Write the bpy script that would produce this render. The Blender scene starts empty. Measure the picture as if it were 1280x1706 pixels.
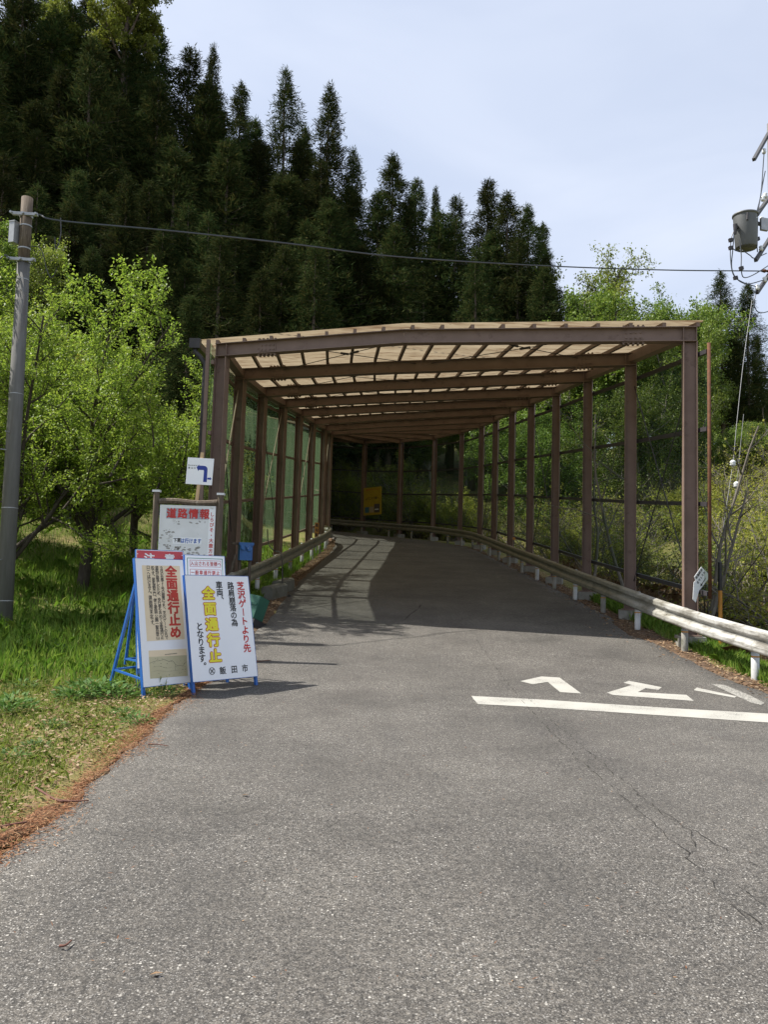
import bpy, math, random
import numpy as np
from math import radians, sin, cos, pi, atan, sqrt
from mathutils import Vector

SC = bpy.context.scene
COL = SC.collection
# ------------------------------------------------------------------ camera, sky, sun, exposure
PITCH, ROLL, K = radians(4.5), atan(.028), 1327.0
FW = np.array([0, cos(PITCH), sin(PITCH)])
_r0 = np.array([1.0, 0, 0]); _u0 = np.array([0, -sin(PITCH), cos(PITCH)])
RT = cos(ROLL) * _r0 + sin(ROLL) * _u0
UP = cos(ROLL) * _u0 - sin(ROLL) * _r0
EYE = np.array([0, 0, 1.5])
cam = bpy.data.cameras.new('camera'); camo = bpy.data.objects.new('camera', cam); COL.objects.link(camo)
cam.sensor_fit = 'VERTICAL'; cam.sensor_height = 36.0; cam.lens = K / 1706 * 36; cam.clip_end = 3000; cam.clip_start = .05
from mathutils import Matrix
m4 = Matrix.Identity(4)
for i in range(3):
    m4[i][0] = RT[i]; m4[i][1] = UP[i]; m4[i][2] = -FW[i]; m4[i][3] = EYE[i]
camo.matrix_world = m4
SC.camera = camo
SUN_EL, SUN_AZ = radians(54), radians(276)          # azimuth clockwise from +Y (view direction)
SUN_STRENGTH, SKY_STRENGTH, EXPOSURE = 4.7, 0.10, 0.88
wd = bpy.data.worlds.new("World"); SC.world = wd; wd.use_nodes = True
nt = wd.node_tree; N = nt.nodes; L = nt.links
bg = N['Background']; bg.inputs[1].default_value = SKY_STRENGTH
sky = N.new('ShaderNodeTexSky'); sky.sky_type = 'NISHITA'; sky.sun_disc = False
sky.sun_elevation = SUN_EL; sky.sun_rotation = SUN_AZ; sky.air_density = 1.0; sky.dust_density = 2.0; sky.ozone_density = 1.2
tc = N.new('ShaderNodeTexCoord'); mp = N.new('ShaderNodeMapping'); mp.inputs['Scale'].default_value = (1.0, 1.5, 3.2); mp.inputs['Rotation'].default_value = (0, .3, .5)
nz = N.new('ShaderNodeTexNoise'); nz.inputs['Scale'].default_value = 1.6; nz.inputs['Detail'].default_value = 5; nz.inputs['Distortion'].default_value = .6
rp = N.new('ShaderNodeMapRange'); rp.inputs['From Min'].default_value = .3; rp.inputs['From Max'].default_value = .75; rp.inputs['To Min'].default_value = .52; rp.inputs['To Max'].default_value = .97
mx = N.new('ShaderNodeMix'); mx.data_type = 'RGBA'; mx.inputs[7].default_value = (4.55, 4.95, 5.85, 1)
L.new(tc.outputs['Generated'], mp.inputs['Vector']); L.new(mp.outputs[0], nz.inputs['Vector']); L.new(nz.outputs[0], rp.inputs[0])
L.new(rp.outputs[0], mx.inputs[0]); L.new(sky.outputs[0], mx.inputs[6]); L.new(mx.outputs[2], bg.inputs[0])
sl = bpy.data.lights.new('sun', 'SUN'); sl.energy = SUN_STRENGTH; sl.angle = radians(.6); sl.color = (1, .95, .87)
so = bpy.data.objects.new('sun', sl); COL.objects.link(so)
sd = Vector((sin(SUN_AZ) * cos(SUN_EL), cos(SUN_AZ) * cos(SUN_EL), sin(SUN_EL)))
so.rotation_euler = sd.to_track_quat('Z', 'Y').to_euler(); so.location = (-30, 0, 60)
SC.view_settings.view_transform = 'Standard'; SC.view_settings.look = 'None'; SC.view_settings.exposure = EXPOSURE; SC.view_settings.gamma = 1
SC.render.engine = 'CYCLES'
SC.cycles.max_bounces = 7; SC.cycles.diffuse_bounces = 3; SC.cycles.glossy_bounces = 2; SC.cycles.transmission_bounces = 4; SC.cycles.transparent_max_bounces = 24
SC.cycles.caustics_reflective = False; SC.cycles.caustics_refractive = False; SC.cycles.use_denoising = True

# ------------------------------------------------------------------ helpers
def ray(px, py):
    return FW + (px - 640) / K * RT + (853 - py) / K * UP
def at(px, py, d):                                   # the point at distance y = d seen at photo pixel px, py
    r = ray(px, py); return EYE + r * (d / r[1])
def sm(a, b, x):
    t = np.clip((np.asarray(x, float) - a) / (b - a), 0, 1); return t * t * (3 - 2 * t)

# road axis and heights
AX = np.array([(1, -40), (1, 10), (1, 33), (.7, 38), (-.5, 41.5), (-3.3, 44.4), (-7, 45.6), (-11, 46)], float)
def _dense(P, step):
    out = [P[0]]; s = [0.0]
    for a, b in zip(P[:-1], P[1:]):
        n = max(1, int(np.linalg.norm(b - a) / step))
        for i in range(1, n + 1):
            out.append(a + (b - a) * i / n)
    out = np.array(out); d = np.linalg.norm(np.diff(out, axis=0), axis=1)
    return out, np.concatenate([[0], np.cumsum(d)]) - 40.0
AXP, AXS = _dense(AX, 1.0)
def G(s):                                            # height along the axis: level, then climbing 11 %
    s = np.asarray(s, float); t = np.clip((s - 8) / 5, 0, 1)
    return .11 * (5 * (t ** 2) / 2) + .11 * np.maximum(s - 13, 0)
def near_axis(x, y):
    x = np.atleast_1d(np.asarray(x, float)); y = np.atleast_1d(np.asarray(y, float))
    S = np.empty(x.size); D = np.empty(x.size)
    for i in range(0, x.size, 4000):
        d2 = (x[i:i + 4000, None] - AXP[None, :, 0]) ** 2 + (y[i:i + 4000, None] - AXP[None, :, 1]) ** 2
        w = 1 / (d2 + .6) ** 3
        S[i:i + 4000] = (w * AXS).sum(1) / w.sum(1); D[i:i + 4000] = np.sqrt(d2.min(1))
    return S, D
def wob(x, y):
    return .5 * np.sin(x * .31 + 1.3 + .6 * np.sin(y * .23)) * np.sin(y * .27 + .4) + .25 * np.sin(x * .83 + y * .61) * np.sin(y * .71 - x * .37)
def H(x, y):
    sh = np.shape(x); x = np.ravel(np.asarray(x, float)); y = np.ravel(np.asarray(y, float))
    S, D = near_axis(x, y)
    z = G(S)
    # wooded hillside on the left and behind the bend
    u = np.maximum(D - 6.3, 0)
    kx = .80 + (.42 - .80) * sm(-8, 8, x); kx = kx + (.28 - kx) * sm(8, 22, x)
    ky = sm(20, 36, y)
    left = np.maximum(sm(-2, -7, x), sm(46, 52, y))
    hill = u * kx * ky + .55 * np.maximum(u - 14, 0) * kx * (1 - ky) * sm(4, 18, y)
    hill = 32 * np.tanh(hill / 32)
    lawn = .10 * np.maximum(u, 0) * sm(9, 20, y) * (1 - ky) + .05 * sm(.0, 2.5, u) * (1 - sm(9, 14, y))
    zl = hill + lawn + .10 * wob(x * 1.7, y * 1.7) * sm(.5, 3, u)
    # bank on the right: dips behind the rail, then climbs
    v = np.maximum(x - 5.6, 0)
    zr = -.30 * np.minimum(v, 3.5) * sm(8, 14, y) + .42 * np.maximum(v - 4, 0) * sm(6, 20, y)
    zr = 18 * np.tanh(zr / 18) + .18 * wob(x * 1.3, y * 1.3) * sm(.5, 3, v)
    z = z + zl * left + zr * (1 - left) * sm(0, .5, v)
    return z.reshape(sh) if sh else float(z[0])
def ground_at(px, py, d0=3.0, d1=60.0):              # where the sight line through a photo pixel meets the ground
    r = ray(px, py); ds = np.linspace(d0, d1, 1200); P = EYE[None] + r[None] * (ds / r[1])[:, None]
    h = H(P[:, 0], P[:, 1]); k = np.argmax(P[:, 2] <= h)
    return np.array([P[k, 0], P[k, 1], h[k]])

def basis(ax):
    ax = np.asarray(ax, float); ax = ax / np.linalg.norm(ax)
    ref = np.array([0, 0, 1.0]) if abs(ax[2]) < .9 else np.array([0, 1.0, 0])
    a = np.cross(ref, ax); a /= np.linalg.norm(a); return a, np.cross(ax, a)
class MB:
    def __init__(s): s.v = []; s.f = []
    def add(s, V, Fc):
        o = len(s.v); s.v += [tuple(map(float, p)) for p in V]; s.f += [tuple(o + i for i in f) for f in Fc]; return s
    def obox(s, c, u, v, w):                         # centre and three half-axis vectors
        c, u, v, w = map(lambda q: np.asarray(q, float), (c, u, v, w))
        V = [c + a * u + b * v + g * w for g in (-1, 1) for b in (-1, 1) for a in (-1, 1)]
        Fc = [(0, 2, 3, 1), (4, 5, 7, 6), (0, 1, 5, 4), (2, 6, 7, 3), (0, 4, 6, 2), (1, 3, 7, 5)]
        if np.dot(np.cross(u, v), w) < 0: Fc = [f[::-1] for f in Fc]
        return s.add(V, Fc)
    def box(s, x0, y0, z0, x1, y1, z1):
        return s.obox(((x0 + x1) / 2, (y0 + y1) / 2, (z0 + z1) / 2), ((x1 - x0) / 2, 0, 0), (0, (y1 - y0) / 2, 0), (0, 0, (z1 - z0) / 2))
    def bar(s, p, q, a, b, side=None):               # rectangular bar p-q; a along side, b across
        p, q = np.asarray(p, float), np.asarray(q, float); d = q - p
        if side is None: u, v = basis(d)
        else:
            dn = d / np.linalg.norm(d); u = np.asarray(side, float); u = u - dn * np.dot(u, dn); u /= np.linalg.norm(u); v = np.cross(dn, u)
        return s.obox((p + q) / 2, u * a / 2, v * b / 2, d / 2)
    def tube(s, P, r, n=8, cap=True):
        P = np.asarray(P, float); m = len(P); r = np.full(m, r, float) if np.isscalar(r) else np.asarray(r, float)
        T = np.gradient(P, axis=0); T /= np.linalg.norm(T, axis=1)[:, None] + 1e-12
        a, b = basis(T[0]); V = []
        for i in range(m):
            a = a - T[i] * np.dot(a, T[i]); a /= np.linalg.norm(a) + 1e-12; b = np.cross(T[i], a)
            for k in range(n):
                t = 2 * pi * k / n; V.append(P[i] + r[i] * (cos(t) * a + sin(t) * b))
        Fc = [(i * n + k, i * n + (k + 1) % n, (i + 1) * n + (k + 1) % n, (i + 1) * n + k) for i in range(m - 1) for k in range(n)]
        if cap: Fc += [tuple(range(n))[::-1], tuple(range((m - 1) * n, m * n))]
        return s.add(V, Fc)
    def ibeam(s, p, q, side, depth, width, tf=.014, tw=.010):   # depth along 'side', flanges across it
        p, q = np.asarray(p, float), np.asarray(q, float); d = q - p; dn = d / np.linalg.norm(d)
        u = np.asarray(side, float); u = u - dn * np.dot(u, dn); u /= np.linalg.norm(u); v = np.cross(dn, u)
        c = (p + q) / 2
        for g in (-1, 1): s.obox(c + u * g * (depth - tf) / 2, u * tf / 2, v * width / 2, d / 2)
        return s.obox(c, u * (depth / 2 - tf), v * tw / 2, d / 2)
    def sweep(s, path, prof, close=False):           # profile (offset sideways, height) swept along a horizontal-ish path
        P = np.asarray(path, float); T = np.gradient(P, axis=0); n = len(prof); V = []
        for i in range(len(P)):
            t = np.array([T[i][0], T[i][1], 0]); t /= np.linalg.norm(t); sd = np.array([t[1], -t[0], 0])
            V += [P[i] + sd * a + np.array([0, 0, b]) for a, b in prof]
        m = n if close else n - 1
        Fc = [(i * n + k, i * n + (k + 1) % n, (i + 1) * n + (k + 1) % n, (i + 1) * n + k) for i in range(len(P) - 1) for k in range(m)]
        if close: Fc += [tuple(range(n))[::-1], tuple(range((len(P) - 1) * n, len(P) * n))]
        return s.add(V, Fc)
    def build(s, name, mat, parent=None, org=(0, 0, 0), smooth=False):
        me = bpy.data.meshes.new(name); o0 = np.asarray(org, float)
        me.from_pydata([tuple(np.asarray(p) - o0) for p in s.v], [], s.f); me.validate(); me.update()
        return link(name, me, mat, parent, org if parent is None else None, smooth)
def link(name, me, mat, parent=None, loc=None, smooth=False):
    if mat is not None: me.materials.append(mat)
    if smooth: me.polygons.foreach_set('use_smooth', np.ones(len(me.polygons), bool))
    o = bpy.data.objects.new(name, me); COL.objects.link(o)
    if parent is not None: o.parent = parent
    if loc is not None: o.location = tuple(map(float, loc))
    return o
def polys(name, V, n, mat, parent=None, loc=None):   # V: (count*n, 3) separate n-gons
    V = np.asarray(V, np.float32).reshape(-1, 3); m = len(V) // n
    me = bpy.data.meshes.new(name); me.vertices.add(len(V)); me.vertices.foreach_set('co', V.ravel())
    me.loops.add(m * n); me.loops.foreach_set('vertex_index', np.arange(m * n, dtype=np.int32))
    me.polygons.add(m); me.polygons.foreach_set('loop_start', np.arange(0, m * n, n, dtype=np.int32))
    me.update(calc_edges=True); return link(name, me, mat, parent, loc)
def thing(name, loc, label, cat, group=None):
    o = bpy.data.objects.new(name, None); COL.objects.link(o); o.location = tuple(map(float, loc)); o.empty_display_size = .2
    return tag(o, label, cat, group)
def tag(o, label, cat, group=None):
    o['label'] = label; o['category'] = cat
    if group: o['group'] = group
    return o
def kind(o, k): o['kind'] = k; return o
def dup(root, loc, rotz=0, scale=(1, 1, 1), label=None, group=None):
    r = root.copy(); COL.objects.link(r); r.location = tuple(map(float, loc)); r.rotation_euler = (0, 0, rotz); r.scale = scale
    if label: r['label'] = label
    if group: r['group'] = group
    for ch in root.children:
        c = ch.copy(); COL.objects.link(c); c.parent = r
        for g in ch.children:
            e = g.copy(); COL.objects.link(e); e.parent = c
    return r

# ------------------------------------------------------------------ materials
def newmat(name):
    m = bpy.data.materials.new(name); m.use_nodes = True
    nt = m.node_tree; return m, nt.nodes, nt.links, nt.nodes['Principled BSDF'], nt.nodes['Material Output']
def noise(N, L, scale, detail=4, vec=None, rough=.55, dist=0.0, stretch=None, coord='Object'):
    t = N.new('ShaderNodeTexNoise'); t.inputs['Scale'].default_value = scale; t.inputs['Detail'].default_value = detail
    t.inputs['Roughness'].default_value = rough; t.inputs['Distortion'].default_value = dist
    c = N.new('ShaderNodeTexCoord')
    if stretch:
        mp = N.new('ShaderNodeMapping'); mp.inputs['Scale'].default_value = stretch
        L.new(c.outputs[coord], mp.inputs[0]); L.new(mp.outputs[0], t.inputs['Vector'])
    else: L.new(c.outputs[coord], t.inputs['Vector'])
    return t
def ramp(N, L, src, pts):
    r = N.new('ShaderNodeValToRGB'); e = r.color_ramp.elements
    while len(e) < len(pts): e.new(.5)
    for k, (p, c) in enumerate(pts): e[k].position = p; e[k].color = (*c, 1) if len(c) == 3 else c
    L.new(src, r.inputs[0]); return r
def mixc(N, L, fac, a, b):
    m = N.new('ShaderNodeMix'); m.data_type = 'RGBA'
    for i, q in ((0, fac), (6, a), (7, b)):
        if hasattr(q, 'is_linked'): L.new(q, m.inputs[i])
        elif i == 0: m.inputs[0].default_value = q
        else: m.inputs[i].default_value = (*q, 1)
    return m.outputs[2]
def bump(N, L, b, src, strength=.3, dist=.01):
    bn = N.new('ShaderNodeBump'); bn.inputs['Strength'].default_value = strength; bn.inputs['Distance'].default_value = dist
    L.new(src, bn.inputs['Height']); L.new(bn.outputs[0], b.inputs['Normal'])
def mat(name, c1, c2=None, scale=4, rough=.6, stain=None, sscale=2, srange=(.55, .7), stretch=None, bmp=0, metal=0, spec=.5, bscale=None):
    m, N, L, b, o = newmat(name); b.inputs['Roughness'].default_value = rough; b.inputs['Metallic'].default_value = metal
    b.inputs['Specular IOR Level'].default_value = spec
    n1 = noise(N, L, scale, 5, stretch=stretch)
    c2 = c2 or tuple(x * .7 for x in c1)
    col = ramp(N, L, n1.outputs[0], [(.3, c1), (.72, c2)]).outputs[0]
    if stain:
        n2 = noise(N, L, sscale, 6, rough=.68, stretch=stretch)
        f = ramp(N, L, n2.outputs[0], [(srange[0], (0, 0, 0)), (srange[1], (1, 1, 1))]).outputs[0]
        col = mixc(N, L, f, col, stain)
    L.new(col, b.inputs['Base Color'])
    if bmp:
        n3 = noise(N, L, bscale or scale * 4, 5); bump(N, L, b, n3.outputs[0], bmp, .02)
    return m
def leafmat(name, a, b_, c_, trans=.35, rough=.55, objvar=.25, pos=(.1, .5, .9)):
    m, N, L, b, o = newmat(name); b.inputs['Roughness'].default_value = rough; b.inputs['Specular IOR Level'].default_value = .3 if rough < .9 else .05
    g = N.new('ShaderNodeNewGeometry'); col = ramp(N, L, g.outputs['Random Per Island'], list(zip(pos, (a, b_, c_)))).outputs[0]
    oi = N.new('ShaderNodeObjectInfo'); hs = N.new('ShaderNodeHueSaturation')
    mr = N.new('ShaderNodeMapRange'); mr.inputs['To Min'].default_value = 1 - objvar; mr.inputs['To Max'].default_value = 1 + objvar
    L.new(oi.outputs['Random'], mr.inputs[0]); L.new(mr.outputs[0], hs.inputs['Value']); L.new(col, hs.inputs['Color'])
    mr2 = N.new('ShaderNodeMapRange'); mr2.inputs['To Min'].default_value = .5 - objvar * .07; mr2.inputs['To Max'].default_value = .5 + objvar * .015
    L.new(oi.outputs['Random'], mr2.inputs[0]); L.new(mr2.outputs[0], hs.inputs['Hue'])
    L.new(hs.outputs[0], b.inputs['Base Color'])
    t = N.new('ShaderNodeBsdfTranslucent'); L.new(hs.outputs[0], t.inputs[0])
    x = N.new('ShaderNodeMixShader'); x.inputs[0].default_value = trans
    L.new(b.outputs[0], x.inputs[1]); L.new(t.outputs[0], x.inputs[2]); L.new(x.outputs[0], o.inputs[0])
    return m

M = {}
def asphalt():
    m, N, L, b, o = newmat('asphalt'); b.inputs['Roughness'].default_value = .82; b.inputs['Specular IOR Level'].default_value = .35
    c = N.new('ShaderNodeTexCoord')
    big = noise(N, L, .45, 5, rough=.6); base = ramp(N, L, big.outputs[0], [(.3, (.058, .055, .051)), (.5, (.080, .075, .069)), (.72, (.104, .098, .089))]).outputs[0]
    fine = noise(N, L, 160, 3); f2 = ramp(N, L, fine.outputs[0], [(.33, (.34, .34, .34)), (.68, (1.5, 1.5, 1.48))]).outputs[0]
    mm = N.new('ShaderNodeMix'); mm.data_type = 'RGBA'; mm.blend_type = 'MULTIPLY'; mm.inputs[0].default_value = 1
    L.new(base, mm.inputs[6]); L.new(f2, mm.inputs[7]); col = mm.outputs[2]
    for vs, lo_, hi_ in ((105, .50, 1.5), (48, .72, 1.28)):      # every stone of the aggregate has its own grey
        va = N.new('ShaderNodeTexVoronoi'); va.inputs['Scale'].default_value = vs; L.new(c.outputs['Object'], va.inputs['Vector']); sa = N.new('ShaderNodeSeparateColor'); L.new(va.outputs['Color'], sa.inputs[0])
        ra = ramp(N, L, sa.outputs[2], [(0, (lo_, lo_, lo_)), (1, (hi_, hi_ * .985, hi_ * .96))]); mv = N.new('ShaderNodeMix'); mv.data_type = 'RGBA'; mv.blend_type = 'MULTIPLY'; mv.inputs[0].default_value = 1
        L.new(col, mv.inputs[6]); L.new(ra.outputs[0], mv.inputs[7]); col = mv.outputs[2]
    wn = noise(N, L, .9, 6, rough=.7); wear = ramp(N, L, wn.outputs[0], [(.36, (.35, .35, .35)), (.62, (1.2, 1.2, 1.2))]).outputs[0]
    st = noise(N, L, .55, 6, rough=.72, stretch=(2.2, .35, 1)); sf = ramp(N, L, st.outputs[0], [(.52, (0, 0, 0)), (.74, (.55, .55, .55))]).outputs[0]; col = mixc(N, L, sf, col, (.042, .040, .038))
    for sc_, lo, hi, tint in ((80, .66, .34, (.36, .345, .315)), (140, .58, .42, (.23, .22, .205)), (40, .86, .24, (.44, .42, .375))):
        v = N.new('ShaderNodeTexVoronoi'); v.inputs['Scale'].default_value = sc_; L.new(c.outputs['Object'], v.inputs['Vector'])
        sp = N.new('ShaderNodeSeparateColor'); L.new(v.outputs['Color'], sp.inputs[0])
        g1 = N.new('ShaderNodeMath'); g1.operation = 'GREATER_THAN'; g1.inputs[1].default_value = lo; L.new(sp.outputs[0], g1.inputs[0])
        g2 = N.new('ShaderNodeMath'); g2.operation = 'LESS_THAN'; g2.inputs[1].default_value = hi; L.new(v.outputs['Distance'], g2.inputs[0])
        g3 = N.new('ShaderNodeMath'); g3.operation = 'MULTIPLY'; L.new(g1.outputs[0], g3.inputs[0]); L.new(g2.outputs[0], g3.inputs[1])
        g4 = N.new('ShaderNodeMath'); g4.operation = 'MULTIPLY'; L.new(g3.outputs[0], g4.inputs[0]); L.new(sp.outputs[1], g4.inputs[1]); g5 = N.new('ShaderNodeMath'); g5.operation = 'MULTIPLY'; g5.use_clamp = True; L.new(g4.outputs[0], g5.inputs[0]); L.new(wear, g5.inputs[1]); g4 = g5
        col = mixc(N, L, g4.outputs[0], col, tint)
    L.new(col, b.inputs['Base Color'])
    bump(N, L, b, fine.outputs[0], .45, .006); return m
M['asphalt'] = asphalt()
def soil():
    m, N, L, b, o = newmat('soil_and_turf'); b.inputs['Roughness'].default_value = .95; b.inputs['Specular IOR Level'].default_value = .1
    n1 = noise(N, L, 1.1, 6, rough=.65); n2 = noise(N, L, 14, 5, rough=.7)
    a = ramp(N, L, n1.outputs[0], [(.32, (.10, .13, .032)), (.52, (.16, .155, .06)), (.70, (.24, .185, .10))]).outputs[0]
    d = ramp(N, L, n2.outputs[0], [(.3, (.55, .55, .55)), (.7, (1.35, 1.3, 1.2))]).outputs[0]
    mm = N.new('ShaderNodeMix'); mm.data_type = 'RGBA'; mm.blend_type = 'MULTIPLY'; mm.inputs[0].default_value = 1
    L.new(a, mm.inputs[6]); L.new(d, mm.inputs[7]); L.new(mm.outputs[2], b.inputs['Base Color']); bump(N, L, b, n2.outputs[0], .6, .04); return m
M['soil'] = soil()
M['litter_soil'] = mat('pine_litter_soil', (.17, .085, .048), (.09, .058, .036), 18, .95, stain=(.13, .11, .06), sscale=5, srange=(.52, .66), bmp=.6, spec=.1)
M['dirt'] = mat('roadside_dirt', (.13, .085, .055), (.07, .05, .035), 9, .95, stain=(.18, .15, .11), sscale=4, bmp=.5, spec=.1)
M['steel'] = mat('brown_painted_steel', (.215, .150, .122), (.175, .120, .095), 3, .62, stain=(.10, .06, .045), sscale=5, srange=(.58, .75), spec=.35)
M['rust'] = mat('rusty_steel', (.15, .066, .036), (.075, .038, .024), 14, .85, spec=.2)
M['dark_metal'] = mat('dark_painted_metal', (.03, .028, .032), (.045, .04, .042), 5, .5)
M['brace'] = mat('sunlit_brace_rod', (.42, .36, .25), (.25, .20, .14), 6, .6)  # pale tan puts the sunlight on these rods into their colour
M['arm_steel'] = mat('backlit_crossarm_steel', (.05, .05, .053), (.038, .038, .041), 6, .6)  # dark colour carries the backlit shade of the arms' undersides
M['concrete'] = mat('weathered_concrete', (.30, .29, .26), (.20, .195, .17), 5, .9, stain=(.10, .10, .07), sscale=3, bmp=.25, spec=.2)
M['pole_concrete'] = mat('pole_concrete', (.165, .162, .155), (.12, .117, .112), 3, .85, stain=(.11, .095, .085), sscale=1.2, stretch=(6, 6, .5), srange=(.55, .75), bmp=.12, spec=.2)
M['galv'] = mat('galvanised_steel', (.42, .43, .44), (.30, .31, .32), 8, .45, metal=.4)
M['grey_paint'] = mat('grey_tank_paint', (.115, .12, .12), (.085, .09, .09), 3, .5)
M['wire'] = mat('black_cable', (.035, .035, .04), None, 4, .5)
M['wire_grey'] = mat('grey_cable', (.06, .068, .08), None, 4, .5)
M['ceramic'] = mat('ceramic_insulator', (.72, .74, .74), (.55, .57, .58), 6, .25)
M['white_board'] = mat('white_sign_face', (.88, .89, .90), (.84, .855, .87), 3, .35)
M['dirty_board'] = mat('dirty_white_board', (.78, .79, .79), (.68, .69, .68), 5, .5, stain=(.36, .34, .31), sscale=7, srange=(.60, .72), spec=.3)
M['blue_frame'] = mat('blue_painted_steel', (.02, .12, .42), (.015, .09, .33), 8, .4)
M['red_ink'] = mat('red_lettering', (.62, .035, .03), None, 4, .5)
M['poster_red'] = mat('poster_red_lettering', (.60, .055, .035), None, 4, .6)
M['black_ink'] = mat('black_lettering', (.018, .018, .02), None, 4, .5)
M['yellow_ink'] = mat('yellow_lettering', (.85, .76, .03), (.80, .71, .03), 4, .5)
M['white_ink'] = mat('white_lettering', (.75, .75, .74), None, 4, .5)
M['blue_ink'] = mat('blue_lettering', (.015, .04, .30), (.012, .035, .24), 4, .5)
M['mid_blue'] = mat('bright_blue_lettering', (.02, .12, .50), None, 4, .5)
M['green_ink'] = mat('green_sign_line', (.03, .22, .12), None, 4, .5)
M['pink_ink'] = mat('faded_red_lettering', (.62, .12, .12), None, 4, .5)
M['grey_tile'] = mat('grey_tile', (.42, .45, .50), (.30, .33, .37), 8, .5)
M['sign_red'] = mat('faded_red_sign_face', (.50, .05, .06), (.43, .05, .06), 4, .45)
M['beige'] = mat('beige_paper', (.84, .70, .48), (.78, .64, .43), 4, .7)
M['beige_map'] = mat('map_paper', (.58, .53, .34), (.49, .45, .28), 3, .7)
M['map_line'] = mat('map_line', (.14, .14, .12), None, 4, .7)
M['wood_old'] = mat('weathered_timber', (.085, .065, .048), (.16, .13, .10), 7, .85, stretch=(6, 6, .6), stain=(.30, .27, .22), sscale=4, srange=(.6, .72), spec=.15)
M['wood_new'] = mat('fresh_pine_stick', (.60, .43, .25), (.50, .33, .17), 6, .7, stretch=(4, 4, .6))
M['white_cap'] = mat('white_post_cap', (.78, .79, .80), None, 4, .5)
M['post_white'] = mat('white_painted_post', (.56, .57, .57), (.42, .43, .42), 5, .45, stain=(.25, .23, .19), sscale=4, srange=(.6, .75))
M['orange_band'] = mat('orange_band', (.55, .24, .03), None, 4, .5)
M['yellow_board'] = mat('faded_yellow_board', (.46, .34, .02), (.36, .24, .02), 4, .5, stain=(.33, .17, .04), sscale=3, srange=(.58, .75))
M['blue_plastic'] = mat('blue_plastic', (.02, .11, .36), (.03, .16, .42), 6, .4, stain=(.25, .33, .40), sscale=16, srange=(.62, .70))
M['green_plastic'] = mat('green_plastic', (.035, .13, .085), (.025, .10, .07), 5, .45)
M['bark'] = mat('dark_cherry_bark', (.055, .045, .036), (.095, .08, .066), 9, .9, stretch=(2, 2, .6), bmp=.5, spec=.15)
M['bark_pale'] = mat('pale_grey_bark', (.20, .18, .15), (.13, .115, .095), 7, .85, stretch=(3, 3, .5), spec=.15)
M['bark_cedar'] = mat('cedar_bark', (.10, .072, .055), (.15, .12, .10), 5, .9, stretch=(5, 5, .4), spec=.1)
M['cherry_leaf'] = leafmat('cherry_leaf', (.13, .21, .024), (.20, .30, .032), (.31, .40, .06), .5, .5, .12)
M['cedar_leaf'] = leafmat('cedar_needles', (.019, .034, .011), (.031, .052, .015), (.070, .072, .022), .25, .95, .40, (.1, .55, .97))
M['broad_leaf'] = leafmat('broad_leaf', (.075, .135, .02), (.12, .19, .028), (.18, .245, .04), .38, .5, .25)
M['lime_leaf'] = leafmat('lime_leaf', (.12, .17, .022), (.17, .22, .03), (.24, .27, .05), .4, .5, .2)
M['shrub_leaf'] = leafmat('shrub_leaf', (.16, .21, .025), (.25, .29, .035), (.35, .34, .07), .48, .6, .2)
M['grass_blade'] = leafmat('grass_blade', (.15, .22, .032), (.23, .29, .05), (.46, .39, .19), .35, .5, 0, (.15, .6, .98))
M['tall_grass'] = leafmat('tall_grass_blade', (.10, .21, .022), (.16, .28, .03), (.23, .31, .055), .38, .5, 0)
M['weed'] = leafmat('weed_leaf', (.055, .12, .025), (.08, .155, .03), (.11, .19, .04), .3, .7, .15)
M['needles'] = leafmat('dry_needles', (.16, .065, .028), (.24, .10, .04), (.34, .21, .11), .15, .8, 0)
M['dry_leaf'] = leafmat('dry_leaf', (.16, .09, .045), (.23, .14, .075), (.36, .27, .17), .2, .8, 0)
M['twig'] = mat('brown_twig', (.14, .055, .035), (.09, .04, .028), 20, .85)
M['crack'] = mat('open_crack', (.040, .038, .035), None, 5, .95, spec=.05)

def paint():
    m, N, L, b, o = newmat('worn_white_road_paint'); b.inputs['Roughness'].default_value = .7
    n1 = noise(N, L, 90, 4, rough=.7); n2 = noise(N, L, 2.0, 3)
    ad = N.new('ShaderNodeMath'); ad.operation = 'MULTIPLY_ADD'; ad.inputs[1].default_value = .5; L.new(n2.outputs[0], ad.inputs[0]); L.new(n1.outputs[0], ad.inputs[2])
    c = ramp(N, L, ad.outputs[0], [(.59, (.10, .098, .09)), (.67, (.33, .32, .285)), (.9, (.40, .39, .35))]); L.new(c.outputs[0], b.inputs['Base Color'])
    bump(N, L, b, n1.outputs[0], .3, .004); return m
M['paint'] = paint()
def wornpaint():
    m, N, L, b, o = newmat('nearly_worn_off_road_paint'); b.inputs['Roughness'].default_value = .75
    n1 = noise(N, L, 45, 5, rough=.75)
    c = ramp(N, L, n1.outputs[0], [(.44, (.10, .098, .09)), (.58, (.38, .365, .325))]); L.new(c.outputs[0], b.inputs['Base Color']); return m
M['wornpaint'] = wornpaint()
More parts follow.
